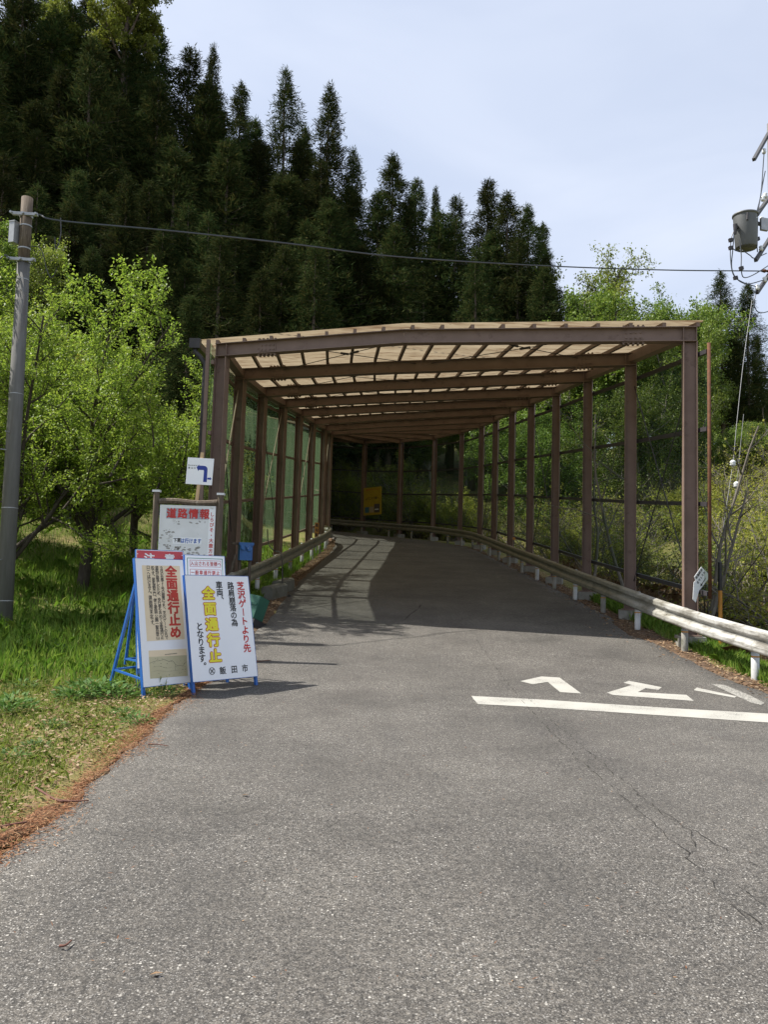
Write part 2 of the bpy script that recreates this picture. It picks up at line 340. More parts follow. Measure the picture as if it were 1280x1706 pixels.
def net(name, green, alpha, tl, light):
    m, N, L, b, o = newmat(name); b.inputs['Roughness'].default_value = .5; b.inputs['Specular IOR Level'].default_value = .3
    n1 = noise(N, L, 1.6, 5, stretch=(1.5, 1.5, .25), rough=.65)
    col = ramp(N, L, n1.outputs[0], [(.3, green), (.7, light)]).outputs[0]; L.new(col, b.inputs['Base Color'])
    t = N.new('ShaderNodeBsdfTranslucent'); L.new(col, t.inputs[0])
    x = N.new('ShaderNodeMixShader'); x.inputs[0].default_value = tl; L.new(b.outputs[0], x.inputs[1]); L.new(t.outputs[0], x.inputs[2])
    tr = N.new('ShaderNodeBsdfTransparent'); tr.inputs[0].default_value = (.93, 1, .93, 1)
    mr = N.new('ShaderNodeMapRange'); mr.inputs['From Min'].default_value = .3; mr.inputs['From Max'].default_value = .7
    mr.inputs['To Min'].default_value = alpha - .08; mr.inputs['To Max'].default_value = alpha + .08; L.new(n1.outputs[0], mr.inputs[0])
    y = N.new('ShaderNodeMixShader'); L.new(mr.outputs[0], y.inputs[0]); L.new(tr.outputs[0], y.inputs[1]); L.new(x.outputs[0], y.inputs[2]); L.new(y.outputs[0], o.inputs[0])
    return m
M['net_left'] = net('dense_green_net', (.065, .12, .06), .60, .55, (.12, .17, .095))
M['net_right'] = net('thin_shaded_green_net', (.014, .032, .018), .42, .4, (.022, .042, .024))  # darker green than the left net: the wall's shade is in the colour
def roofmat():
    m, N, L, b, o = newmat('aged_translucent_roof_sheet'); b.inputs['Roughness'].default_value = .5; b.inputs['Specular IOR Level'].default_value = .3
    n1 = noise(N, L, 1.2, 6, stretch=(.3, 4.0, 1), rough=.75); n2 = noise(N, L, 1.0, 5, stretch=(.35, 6, 1), rough=.75)
    col = ramp(N, L, n1.outputs[0], [(.25, (.37, .305, .21)), (.5, (.31, .25, .165)), (.75, (.20, .15, .09))]).outputs[0]
    f = ramp(N, L, n2.outputs[0], [(.50, (0, 0, 0)), (.66, (1, 1, 1))]).outputs[0]
    col = mixc(N, L, f, col, (.15, .095, .055))
    n3 = noise(N, L, 3.3, 3, stretch=(1, 1.8, 1)); f3 = ramp(N, L, n3.outputs[0], [(.70, (0, 0, 0)), (.74, (1, 1, 1))]).outputs[0]
    col = mixc(N, L, f3, col, (.06, .045, .03))
    L.new(col, b.inputs['Base Color'])
    t = N.new('ShaderNodeBsdfTranslucent'); L.new(col, t.inputs[0])
    x = N.new('ShaderNodeMixShader'); x.inputs[0].default_value = .55; L.new(b.outputs[0], x.inputs[1]); L.new(t.outputs[0], x.inputs[2]); L.new(x.outputs[0], o.inputs[0])
    return m
M['roof'] = roofmat()
def railmat():
    m, N, L, b, o = newmat('weathered_guardrail_paint'); b.inputs['Roughness'].default_value = .5
    n1 = noise(N, L, 2.2, 6, stretch=(.6, .6, 3), rough=.7); n2 = noise(N, L, 6, 6, rough=.72)
    col = ramp(N, L, n1.outputs[0], [(.34, (.52, .52, .50)), (.50, (.38, .375, .35)), (.62, (.17, .16, .14))]).outputs[0]
    f = ramp(N, L, n2.outputs[0], [(.56, (0, 0, 0)), (.72, (1, 1, 1))]).outputs[0]; col = mixc(N, L, f, col, (.13, .12, .09))
    # algae grown on the stretch of rail that stands under the roof
    g = N.new('ShaderNodeNewGeometry'); sp = N.new('ShaderNodeSeparateXYZ'); L.new(g.outputs['Position'], sp.inputs[0])
    ad = N.new('ShaderNodeMath'); ad.operation = 'MULTIPLY_ADD'; ad.inputs[1].default_value = 3.0; L.new(n1.outputs[0], ad.inputs[0]); L.new(sp.outputs[1], ad.inputs[2])
    mr = N.new('ShaderNodeMapRange'); mr.inputs['From Min'].default_value = 14.2; mr.inputs['From Max'].default_value = 18.5; mr.inputs['To Max'].default_value = .85; L.new(ad.outputs[0], mr.inputs[0])
    moss = ramp(N, L, n2.outputs[0], [(.35, (.20, .185, .13)), (.6, (.12, .115, .075))]).outputs[0]
    col = mixc(N, L, mr.outputs[0], col, moss)
    L.new(col, b.inputs['Base Color']); return m
M['old_concrete'] = mat('mossy_old_concrete', (.17, .165, .14), (.11, .108, .085), 5, .9, stain=(.06, .06, .035), sscale=3, bmp=.3, spec=.2)
M['rail'] = railmat()

# ------------------------------------------------------------------ ground and road
def axis_spacing(lo, hi, a, b, step, far):
    mid = list(np.arange(a, b + 1e-6, step)); out = []; d = step; x = a
    while x > lo: d = min(d * 1.25, far); x -= d; out.append(x)
    res = out[::-1] + mid; d = step; x = mid[-1]
    while x < hi: d = min(d * 1.25, far); x += d; res.append(x)
    return np.array(res)
EL = np.array([(-1.7, -8), (-1.85, 1), (-1.95, 4.05), (-1.98, 5.1), (-2.12, 7), (-2.26, 8.6), (-2.25, 10), (-2.27, 15), (-2.33, 20.6), (-2.2, 27), (-2.1, 31), (-2.2, 36), (-2.6, 39.2), (-3.6, 41.2), (-5.2, 42.0), (-8, 42.4), (-11, 42.6)], float)
ER = np.array([(16, -8), (11, 1), (8.6, 4.05), (7.7, 5.1), (6.5, 7), (5.75, 8.6), (5.25, 10), (5.0, 15), (4.88, 20.6), (4.62, 27), (4.40, 31), (4.1, 36), (3.4, 39.6), (2.0, 42.6), (-.6, 45.7), (-5, 47.8), (-11, 48.6)], float)
def catmull(P, n):
    P = np.asarray(P, float); Q = np.vstack([2 * P[0] - P[1], P, 2 * P[-1] - P[-2]]); out = []
    for i in range(1, len(Q) - 2):
        for k in range(n):
            t = k / n; a, b, c, d = Q[i - 1], Q[i], Q[i + 1], Q[i + 2]
            out.append(.5 * ((2 * b) + (-a + c) * t + (2 * a - 5 * b + 4 * c - d) * t * t + (-a + 3 * b - 3 * c + d) * t ** 3))
    out.append(P[-1]); return np.array(out)
ELc, ERc = catmull(EL, 16), catmull(ER, 16)
def left_edge(y): return np.interp(y, EL[:13, 1], EL[:13, 0])
def right_edge(y): return np.interp(y, ER[:13, 1], ER[:13, 0])
def inside_road(x, y, pad=-.06):
    x = np.asarray(x); y = np.asarray(y)
    a = (y < 39) & (x > left_edge(y) + pad) & (x < right_edge(y) - pad)
    S, D = near_axis(np.ravel(x), np.ravel(y)); D = D.reshape(x.shape)
    return a | ((y >= 39) & (D < 3.0))
gx = axis_spacing(-420, 420, -24, 22, .4, 40); gy = axis_spacing(-60, 900, 1, 62, .4, 40)
XX, YY = np.meshgrid(gx, gy); ZZ = H(XX, YY) - .08 * inside_road(XX, YY)
nx, ny = len(gx), len(gy)
me = bpy.data.meshes.new('ground')
idx = np.arange(nx * ny).reshape(ny, nx)
quads = np.stack([idx[:-1, :-1], idx[:-1, 1:], idx[1:, 1:], idx[1:, :-1]], -1).reshape(-1, 4)
me.vertices.add(nx * ny); me.vertices.foreach_set('co', np.stack([XX, YY, ZZ], -1).astype(np.float32).ravel())
me.loops.add(quads.size); me.loops.foreach_set('vertex_index', quads.astype(np.int32).ravel())
me.polygons.add(len(quads)); me.polygons.foreach_set('loop_start', np.arange(0, quads.size, 4, dtype=np.int32)); me.update(calc_edges=True)
kind(link('ground', me, M['soil'], smooth=True), 'structure')

rng = np.random.default_rng(5)
NC = 22; V = []; ne = len(ELc)
jag = np.interp(np.linspace(0, 1, ne), np.linspace(0, 1, ne // 2), rng.normal(0, .035, ne // 2))
for i in range(ne):
    a, b = ELc[i].copy(), ERc[i].copy(); d = (b - a) / np.linalg.norm(b - a); a = a + d * jag[i]; b = b + d * jag[-i - 1] * 1.5
    wd_ = np.linalg.norm(b - a)
    for k in range(NC + 1):
        f_ = (k - 1) / (NC - 2); f_ = 0 if k == 0 else (1 if k == NC else .07 / wd_ + f_ * (1 - .14 / wd_)); V.append(a + (b - a) * f_)
V = np.array(V); Z = H(V[:, 0], V[:, 1]) + .006
Z = Z - .06 * np.isin(np.arange(len(V)) % (NC + 1), (0, NC))        # the edges dip into the verge
mb = MB(); mb.add(np.column_stack([V, Z]), [(i * (NC + 1) + k, i * (NC + 1) + k + 1, (i + 1) * (NC + 1) + k + 1, (i + 1) * (NC + 1) + k) for i in range(ne - 1) for k in range(NC)])
kind(mb.build('road', M['asphalt'], smooth=True), 'structure')
def on_road(x, y, lift=.010): return (x, y, H(x, y) + lift)
def flat_px(px, py, lift=.010):
    g = ground_at(px, py); return np.array([g[0], g[1], g[2] + lift])

# painted markings
def marking(name, pts, m='paint'):
    P = [flat_px(*p) for p in pts]; c = np.mean(P, axis=0)
    mb = MB(); mb.add(P, [tuple(range(len(P)))]); o = mb.build(name, M[m], org=c); return kind(o, 'structure')
zx = lambda q: [(860 + x / 3.048, 1110 + y / 3.048) for x, y in q]
bar_px = [(786, 1161.5), (789, 1166), (793, 1170), (797, 1175)] + [(900, 1181.0), (1000, 1187.2), (1140, 1196.5), (1280, 1205.5), (1480, 1219)] + [(1480, 1204.5), (1280, 1191.5), (1140, 1182.5), (1000, 1173.5), (900, 1167.0)]
marking('road_stop_line', bar_px)
marking('road_lettering_marking', zx([(22, 82), (130, 58), (222, 62), (332, 142), (225, 137), (162, 85), (85, 97)][::-1]))
marking('road_lettering_marking', zx([(548, 90), (575, 78), (742, 112), (725, 125), (660, 117), (620, 135), (868, 152), (905, 182), (495, 152), (463, 138), (590, 100)][::-1]))
marking('road_lettering_marking', zx([(920, 113), (1122, 157), (1112, 166), (905, 127)][::-1]))
marking('road_lettering_marking', zx([(992, 95), (1060, 98), (1190, 152), (1265, 192), (1246, 203), (1195, 190), (1126, 158)][::-1]), 'wornpaint')
# cracks in the asphalt
def crack(pts, w=.011, seed=0):
    w = w * .6
    r = np.random.default_rng(seed); P = [flat_px(*p)[:2] for p in pts]; Q = []
    for a, b in zip(P[:-1], P[1:]):
        n = max(2, int(np.linalg.norm(b - a) / .07))
        for i in range(n): Q.append(a + (b - a) * i / n + r.normal(0, .013, 2))
    Q = np.array(Q); T = np.gradient(Q, axis=0); T /= np.linalg.norm(T, axis=1)[:, None]; Nn = np.column_stack([-T[:, 1], T[:, 0]])
    ww = w * np.clip(r.normal(.55, .45, len(Q)), .08, 1.5)[:, None]
    A = Q + Nn * ww / 2; B = Q - Nn * ww / 2; z = H(Q[:, 0], Q[:, 1]) + .0115
    V = np.empty((2 * len(Q), 3)); V[0::2, :2] = A; V[1::2, :2] = B; V[0::2, 2] = z; V[1::2, 2] = z
    mb = MB(); mb.add(V, [(2 * i, 2 * i + 1, 2 * i + 3, 2 * i + 2) for i in range(len(Q) - 1)]); kind(mb.build('road_crack', M['crack']), 'structure')
crack([(793, 1066), (826, 1112), (862, 1158), (905, 1206), (960, 1262), (1030, 1322), (1075, 1362), (1145, 1425), (1200, 1490), (1285, 1560)], .010, 1)
crack([(880, 1164), (905, 1190), (960, 1236), (1010, 1280), (1078, 1340), (1145, 1388), (1172, 1425)], .009, 2)
crack([(1078, 1340), (1150, 1385), (1215, 1425), (1285, 1462)], .009, 3)
crack([(1145, 1410), (1190, 1458), (1235, 1480), (1290, 1530)], .007, 4)
crack([(1175, 1432), (1172, 1482), (1230, 1520), (1285, 1585)], .006, 5)
crack([(672, 1035), (690, 1020), (700, 1012), (702, 1006)], .05, 6)

# reddish needle litter lying in a ragged band along the left edge, dirt along both edges inside the shelter
def edge_strip(name, ys, inner, outer, m, side, seed, lift=.012):
    r = np.random.default_rng(seed); V = []; E = left_edge(ys) if side < 0 else right_edge(ys); kn = np.ones(5) / 5
    n_i = np.convolve(r.normal(0, 1, len(ys)), kn, 'same') * 1.6; n_o = np.convolve(r.normal(0, .06, len(ys)), kn, 'same') * 1.6
    for y, e, a, b, q0, q1 in zip(ys, E, inner, outer, n_i, n_o):
        x0 = e - side * (a + q0 * (.025 + .05 * abs(a))); x1 = e + side * (b + q1)
        for k in range(7):
            x = x0 + (x1 - x0) * k / 6; V.append((x, y, H(x, y) + lift - (.05 if k == 6 else (.035 if k == 0 else 0))))
    mb = MB(); n = len(ys)
    mb.add(V, [(i * 7 + k, i * 7 + k + 1, i * 7 + k + 8, i * 7 + k + 7) if side > 0 else (i * 7 + k + 1, i * 7 + k, i * 7 + k + 7, i * 7 + k + 8) for i in range(n - 1) for k in range(6)])
    return kind(mb.build(name, M[m], smooth=True), 'structure')
ys = np.arange(2.6, 11.5, .06); edge_strip('litter_verge', ys, .0 + .10 * np.sin(ys * 2.1) * np.sin(ys * .9 + .6) + .06 * np.sin(ys * 5.3), .01 + .06 * np.sin(ys * 1.7) + .04 * np.sin(ys * 4.1), 'litter_soil', -1, 3, .0132)
ys = np.arange(11.5, 38.5, .12); edge_strip('dirt_verge', ys, .05 + .08 * np.abs(np.sin(ys * 1.3)), .42 + .1 * np.sin(ys * 1.9), 'dirt', -1, 4)
ys = np.arange(9.2, 39, .10); edge_strip('dirt_verge', ys, .08 + .12 * np.abs(np.sin(ys * 1.1)) + .22 * np.exp(-((ys - 15.2) / 1.6) ** 2), .30 + .12 * np.sin(ys * .9), 'dirt', 1, 5)

# ------------------------------------------------------------------ the roofed, netted road shelter
CR = [(1150.3, 800, 14.1), (1051, 780, 17.0), (979.5, 780, 19.9), (926.5, 780, 23.1), (885, 780, 26.2), (853, 785, 29.3), (825.5, 790, 32.8), (802, 795, 36.0), (768.5, 800, 39.4), (723.5, 800, 42.6), (667.5, 800, 45.4), (606.5, 800, 47.2)]
CL = [(366, 690, 16.0), (394.5, 780, 19.3), (433, 780, 22.7), (468, 780, 25.8), (495.5, 790, 29.1), (518, 790, 32.6), (537.5, 800, 36.0), (547.5, 800, 39.0)]
PR = [at(*c)[:2] for c in CR] + [np.array([-3.6, 48.3]), np.array([-6.2, 49.0])]
PL = [at(*c)[:2] for c in CL] + [np.array([-3.55, 40.6]), np.array([-4.3, 41.1]), np.array([-5.2, 41.35]), np.array([-6.2, 41.3]), np.array([-7.4, 41.2]), np.array([-8.8, 41.0])]
NF = len(PR)
def gz(p): return float(G(near_axis(*p)[0])[0])
base_o = np.array([1.0, 14.8, G(14.8)])
SH = thing('road_shelter', base_o, 'brown steel road shelter with green nets and translucent corrugated roof over the climbing road', 'shelter')
EAVE = []
for a, b in zip(PL, PR): EAVE.append((gz((a + b) / 2)) + 5.62)
def sub(mb, name, m, smooth=False, parent=SH): return mb.build(name, M[m], parent, base_o if parent is SH else base_o, smooth)
def hor(v): v = np.array([v[0], v[1], 0.0]); return v / np.linalg.norm(v)
RISE = [.15] + [.03] * 20
RF = .417                                            # where the roof bends, as a share of the span from the left
for i in range(NF):
    a, b, z = PL[i], PR[i], EAVE[i]; ax = hor(np.append(b - a, 0)); fw = np.array([-ax[1], ax[0], 0])
    for p, sgn in ((a, -1), (b, 1)):
        g = gz(p); mb = MB(); mb.ibeam((*p, g + .18), (*p, z - .29), ax, .24 if i < 2 else .22, .22)
        mb.obox((*p, g + .195), ax * .17, fw * .17, (0, 0, .012))
        col = sub(mb, 'column', 'steel')
        mb = MB(); gg = min(H(*p), g); mb.obox((*p, (gg - .4 + g + .18) / 2), ax * .23, fw * .23, (0, 0, (g + .18 - gg + .4) / 2)); sub(mb, 'footing', 'concrete')
    mid = a + (b - a) * RF; rz_ = RISE[i]; zr = z + rz_
    A = np.array([*a, z - .145]); B = np.array([*b, z - .145]); C = np.array([*mid, zr - .145]); up = np.array([0, 0, 1.0])
    mb = MB(); dp = .27
    mb.ibeam(A - ax * .12, C, up, dp, .20); mb.ibeam(C + ax * .0005, B + ax * .12, up, dp, .20)
    for p, s2 in ((A, 1), (B, -1)):                  # stiffened corner panel and bolted splice
        for off in (-.11, .11): mb.obox(p + ax * off, ax * .006, fw * .085, up * (dp / 2 - .015))
        q = p + ax * s2 * .98; q = q + up * (rz_ * (.98 / np.linalg.norm(mid - a)) if s2 > 0 else rz_ * (.98 / np.linalg.norm(b - mid)))
        mb.obox(q, ax * .17, fw * .018, up * .085)
        for g2 in (-1, 1):
            mb.obox(q + up * g2 * (dp / 2 + .007), ax * .20, fw * .075, up * .006)
            for t in range(5):
                mb.obox(q + up * g2 * (dp / 2 + .028) + ax * (t - 2) * .085, ax * .018, fw * .06, up * .016)
        for t in range(4):
            for h2 in (-1, 1): mb.obox(q + ax * (t - 1.5) * .085 - fw * .028 + up * h2 * .045, ax * .014, fw * .012, up * .014)
    sub(mb, 'beam', 'steel')
PLe = np.array([[*(a - hor(b - a)[:2] * .55), z] for a, b, z in zip(PL, PR, EAVE)])
def outer(P, Q, off): return [p - hor(q - p)[:2] * off for p, q in zip(P, Q)]
# eave struts between the columns
for P in (PL, PR):
    for i in range(NF - 1):
        mb = MB(); p = np.array([*P[i], EAVE[i] - .14]); q = np.array([*P[i + 1], EAVE[i + 1] - .14]); d = (q - p) / np.linalg.norm(q - p)
        mb.bar(p + d * .12, q - d * .12, .15, .18, side=(0, 0, 1)); sub(mb, 'eave_strut', 'steel')
# purlins along the roof, one C-section each
FR = [np.array([*a, z]) for a, z in zip(PL, EAVE)]; TO = [np.array([*b, z]) for b, z in zip(PR, EAVE)]
def roof_pt(i, f, lift):
    a, b = FR[i], TO[i]; p = a + (b - a) * f; k = f / RF if f < RF else (1 - f) / (1 - RF)
    p = p.copy(); p[2] += RISE[i] * max(min(k, 1), -.2) + lift; return p
def front(i, f, lift, ext):
    p = roof_pt(0, f, lift); q = roof_pt(1, f, lift); d = (p - q); d /= np.linalg.norm(d); return p + d * ext
NP = 17
for k in range(NP):
    f = -.012 + 1.024 * k / (NP - 1); P = [front(0, f, .038, .10)] + [roof_pt(i, f, .038) for i in range(NF)]
    mb = MB(); mb.sweep(P, [(-.032, -.036), (.032, -.036), (.032, .036), (-.032, .036)], close=True); sub(mb, 'purlin', 'steel')
# corrugated sheet: ribs run across the road
NX = 26; S = []; fs = np.linspace(-.055, 1.020, NX + 1); rows = []
fs = np.sort(np.append(fs[np.abs(fs - RF) > .012], RF))
seglen = [np.linalg.norm((roof_pt(i + 1, .5, 0) - roof_pt(i, .5, 0))[:2]) for i in range(NF - 1)]
tot = .14 + sum(seglen); step = .032; ns = int(tot / step); cum = np.concatenate([[0, .14], .14 + np.cumsum(seglen)])
for j in range(ns + 1):
    s = j * step; w = .013 * cos(2 * pi * s / .128); i = min(max(int(np.searchsorted(cum, s, 'right')) - 1, 0), NF - 1); row = []
    for f in fs:
        if i == 0: p = front(0, f, .090 + w, .14 - s)
        else:
            t = min((s - cum[i]) / seglen[i - 1], 1); p = roof_pt(i - 1, f, .090 + w) * (1 - t) + roof_pt(i, f, .090 + w) * t
        row.append(p)
    rows.append(row)
mb = MB(); nf = len(fs); mb.add(np.array(rows).reshape(-1, 3), [(i * nf + k, i * nf + k + 1, (i + 1) * nf + k + 1, (i + 1) * nf + k) for i in range(ns) for k in range(nf - 1)])
sub(mb, 'roof_sheet', 'roof', True)
# roof cross rods
for i in range(0, 8):
    for k0, k1 in ((.12, .48), (.52, .88)):
        for e0, e1 in ((k0, k1), (k1, k0)):
            p = roof_pt(i, e0, -.07); q = roof_pt(i + 1, e1, -.07); mb = MB(); mb.tube([p, q], .009, 5)
            if i == 0: mb.tube([p + (q - p) * .44, p + (q - p) * .49], .025, 6)
            sub(mb, 'roof_rod', 'dark_metal')
# girts, nets and braces on both walls
GL, GR = (.82, 2.2, 3.62, 5.05), (.93, 2.48, 3.80, 5.18)
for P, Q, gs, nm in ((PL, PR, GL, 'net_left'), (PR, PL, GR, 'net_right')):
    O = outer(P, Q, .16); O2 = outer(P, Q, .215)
    for i in range(NF - 1):
        za, zb = gz(P[i]), gz(P[i + 1]); ext = .34 if i == 0 else 0
        d = hor(O[i + 1] - O[i])
        for h in gs:
            mb = MB(); mb.bar(np.array([*O[i], za + h]) - d * ext, (*O[i + 1], zb + h), .075, .06, side=(0, 0, 1)); sub(mb, 'girt', 'dark_metal' if nm == 'net_right' else 'steel')
        top = gs[-1] + (.05 if nm == 'net_right' else .40)
        p0 = np.array([*O2[i], 0]) - d * ext; p1 = np.array([*O2[i + 1], 0]); V = []; n1, n2 = 8, 10; rr = np.random.default_rng(i * 7 + (1 if nm == 'net_left' else 0))
        bul = rr.normal(0, .02, (n1 + 1, n2 + 1)); inw = np.array([d[1], -d[0], 0])
        for a in range(n1 + 1):
            for b in range(n2 + 1):
                q = p0 + (p1 - p0) * a / n1; zz = (za + (zb - za) * a / n1) + gs[0] - .04 + (top - gs[0] + .04) * b / n2
                V.append(q + inw * bul[a, b] * (0 < a < n1) + np.array([0, 0, zz]))
        mb = MB(); mb.add(V, [(a * (n2 + 1) + b, (a + 1) * (n2 + 1) + b, (a + 1) * (n2 + 1) + b + 1, a * (n2 + 1) + b + 1) for a in range(n1) for b in range(n2)])
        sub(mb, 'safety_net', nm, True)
I = outer(PL, PR, .05)
for i, hi, lo in ((0, 4.95, 1.2), (2, 5.0, .9), (4, 5.1, .8), (6, 5.2, .7)):
    for rev in (0, 1):
        i0, i1 = (i + 1, i) if not rev else (i, i + 1)
        p = np.array([*I[i0], gz(PL[i0]) + hi]); q = np.array([*I[i1], gz(PL[i1]) + lo]); q = p + (q - p) * .92
        mb = MB(); mb.tube([p, q], .016 if not rev else .011, 6); sub(mb, 'wall_brace', 'brace' if not rev else 'dark_metal')
I = outer(PR, PL, .08)
for i in (0, 3, 6):
    for rev in (0, 1):
        i0, i1 = (i, i + 1) if not rev else (i + 1, i)
        p = np.array([*I[i0], gz(PR[i0]) + 5.0]); q = np.array([*I[i1], gz(PR[i1]) + .8]); mb = MB(); mb.tube([p, q], .012, 6); sub(mb, 'wall_brace', 'dark_metal')
# rusty pipe and net edge post at the right mouth, edge post at the left mouth
e = np.array([*outer(PR, PL, .19)[0], 0]) + np.array([.0, -.36, 0]); g = gz(PR[0])
mb = MB(); mb.tube([e + (0, 0, g + .85), e + (0, 0, g + 3), e + (.0, 0, g + 5.32)], .032, 8); sub(mb, 'edge_pipe', 'rust', True)
e = np.array([*outer(PL, PR, .23)[0], 0]) + np.array([0, -.36, 0]); g = gz(PL[0])
mb = MB(); mb.bar(e + (0, 0, g), e + (0, 0, g + 5.5), .07, .07, side=(1, 0, 0)); sub(mb, 'edge_pipe', 'steel')
# gutter along the left eave and its downpipe
P = [front(0, -.062, .0, .18)] + [roof_pt(i, -.062, .0) for i in range(NF - 4)]
mb = MB(); mb.sweep(P, [(-.10, .10), (-.10, -.06), (.06, -.06), (.06, .07), (.045, .07), (.045, -.045), (-.085, -.045), (-.085, .10)], close=True); sub(mb, 'gutter', 'dark_metal')
h0 = P[0] + np.array([-.02, .05, -.05]); mb = MB(); mb.obox(P[0] + np.array([-.02, .02, .02]), (.11, 0, 0), (0, .06, 0), (0, 0, .10)); sub(mb, 'gutter_end', 'dark_metal')
xd = at(338, 690, h0[1])[0]; gd = H(xd, h0[1])
mb = MB(); mb.tube([h0, h0 + (0, 0, -.10), h0 + ((xd - h0[0]) * .5, 0, -.20), (xd, h0[1], h0[2] - .34), (xd, h0[1], h0[2] - .8), (xd, h0[1], gd + .1)], .055, 10)
for t in (.3, .62): mb.tube([(xd, h0[1], gd + 5 * t), (xd, h0[1], gd + 5 * t + .04)], .064, 10)
sub(mb, 'downpipe', 'dark_metal', True)

# ------------------------------------------------------------------ guardrails
WP = [(.0, .175), (.012, .172), (.048, .148), (.056, .130), (.057, .078), (.048, .058), (.006, .022), (.004, 0), (.006, -.022), (.048, -.058), (.057, -.078), (.056, -.130), (.048, -.148), (.012, -.172), (.0, -.175)]
def rail(label, path, posts, side, post_mat):
    P = np.array([(x, y, gz((x, y)) + .60) for x, y in path]); b0 = np.array([path[0][0], path[0][1], gz(path[0])])
    T = thing('guardrail', b0, label, 'guardrail')
    cumd = np.concatenate([[0], np.cumsum(np.linalg.norm(np.diff(P, axis=0), axis=1))]); L0 = cumd[-1]; a = 0; k = 0
    fine = np.linspace(0, L0, int(L0 / .25)); F = np.column_stack([np.interp(fine, cumd, P[:, j]) for j in range(3)])
    while a < L0 - .3:                               # 4 m lengths lapped and bolted together
        b = min(a + 4.0, L0); s = np.linspace(a, min(b + .16, L0), 18); Q = np.column_stack([np.interp(s, fine, F[:, j]) for j in range(3)])
        t = (Q[-1] - Q[0]); t[2] = 0; t /= np.linalg.norm(t); out = np.array([t[1], -t[0], 0]) * side; Q = Q + out * .004 * (k % 2)
        prof = [(side * u + side * .035, h) for u, h in WP] + [(side * u + side * .031, h) for u, h in WP[::-1]]
        if side < 0: prof = prof[::-1]
        mb = MB(); mb.sweep(Q, prof, close=True)
        for c in (Q[0] + t * .05, Q[0] + t * .11):
            for h in (.10, -.10, .03, -.03): mb.tube([c + out * (.06 if abs(h) < .05 else .095) + (0, 0, h), c + out * (.072 if abs(h) < .05 else .107) + (0, 0, h)], .012, 6)
        mb.build('rail_beam', M['rail'], T, b0); a = b; k += 1
    for (x, y), m in zip(posts, post_mat):
        g = gz((x, y)); mb = MB(); mb.tube([(x, y, g - .5), (x, y, g + .60)], .057, 12); mb.tube([(x, y, g + .60), (x, y, g + .74), (x, y, g + .745)], [.057, .057, .03], 12)
        p = mb.build('post', M[m], T, b0, True)
        mb = MB(); mb.tube([(x, y, g + .33), (x, y, g + .35)], .0585, 12); mb.build('reflective_band', M['orange_band'], p, b0)
    return T
rp = [(5.85, 6.0), (5.62, 8.0), (5.42, 10.0), (5.32, 11.7)] + [tuple(p) for p in (np.array(outer(PR, PL, -.42)))]
rp = [tuple(q) for q in catmull(rp, 5)]
cr = np.array(rp); cs = np.concatenate([[0], np.cumsum(np.linalg.norm(np.diff(cr, axis=0), axis=1))])
def along(s, off): 
    p = np.array([np.interp(s, cs, cr[:, 0]), np.interp(s, cs, cr[:, 1])]); q = np.array([np.interp(s + .1, cs, cr[:, 0]), np.interp(s + .1, cs, cr[:, 1])]); t = (q - p) / np.linalg.norm(q - p); return p + np.array([t[1], -t[0]]) * off
s0 = float(np.interp(11.45, cr[:, 1], cs)); ss = np.arange(s0 - 4, cs[-1], 2.05)
rail('long white guardrail along the right edge of the road, weathered and mossy under the roof', rp, [along(s, .062) for s in ss], -1, ['post_white' if (k % 2 == 0 and s < s0 + 14) else 'concrete' for k, s in enumerate(ss)])
lp = [(-3.2, 16.2), (-3.0, 18.5), (-2.8, 22), (-2.6, 26), (-2.42, 30), (-2.33, 33), (-2.38, 35), (-2.7, 36.4), (-3.2, 37.2)]
lp = [tuple(q) for q in catmull(lp, 5)]; cl_ = np.array(lp); cs2 = np.concatenate([[0], np.cumsum(np.linalg.norm(np.diff(cl_, axis=0), axis=1))])
def along2(s):
    p = np.array([np.interp(s, cs2, cl_[:, 0]), np.interp(s, cs2, cl_[:, 1])]); q = np.array([np.interp(s + .1, cs2, cl_[:, 0]), np.interp(s + .1, cs2, cl_[:, 1])]); t = (q - p) / np.linalg.norm(q - p); return p + np.array([-t[1], t[0]]) * .062
ss = np.arange(.8, cs2[-1] - .5, 2.3)
rail('dirty grey guardrail along the left edge of the road, curling away at the bend', lp, [along2(s) for s in ss], 1, ['concrete' if k % 3 == 0 else 'post_white' for k in range(len(ss))])

# ------------------------------------------------------------------ lettering
_GL = {}
def glyph(ch, bold):
    key = (ch, bold)
    if key not in _GL:
        c = bpy.data.curves.new('glyph', 'FONT'); c.body = ch; c.size = 1; c.resolution_u = 2
        o = bpy.data.objects.new('glyph', c); COL.objects.link(o)
        dg = bpy.context.evaluated_depsgraph_get(); me = bpy.data.meshes.new_from_object(o.evaluated_get(dg))
        V = np.array([v.co[:] for v in me.vertices]).reshape(-1, 3)[:, :2]; F0 = [tuple(p.vertices) for p in me.polygons]
        bpy.data.objects.remove(o); bpy.data.curves.remove(c); bpy.data.meshes.remove(me)
        if ch.isascii() and len(V): V = V - (V.min(0) + V.max(0)) / 2
        else: V = V - np.array([.5, .38])
        m = 1 if bold <= 0 else (4 if bold < .02 else (8 if bold < .05 else 14)); n = len(V); Fc = []; W = []
        for k in range(m):                           # heavier strokes: the letter laid over itself, a hair apart in depth
            d = (0, 0) if m == 1 else (bold * cos(2 * pi * k / m), bold * sin(2 * pi * k / m))
            W += [(x + d[0], y + d[1], k * .00006) for x, y in V]; Fc += [tuple(i + k * n for i in f) for f in F0]
        V = W
        _GL[key] = (V, Fc)
    return _GL[key]
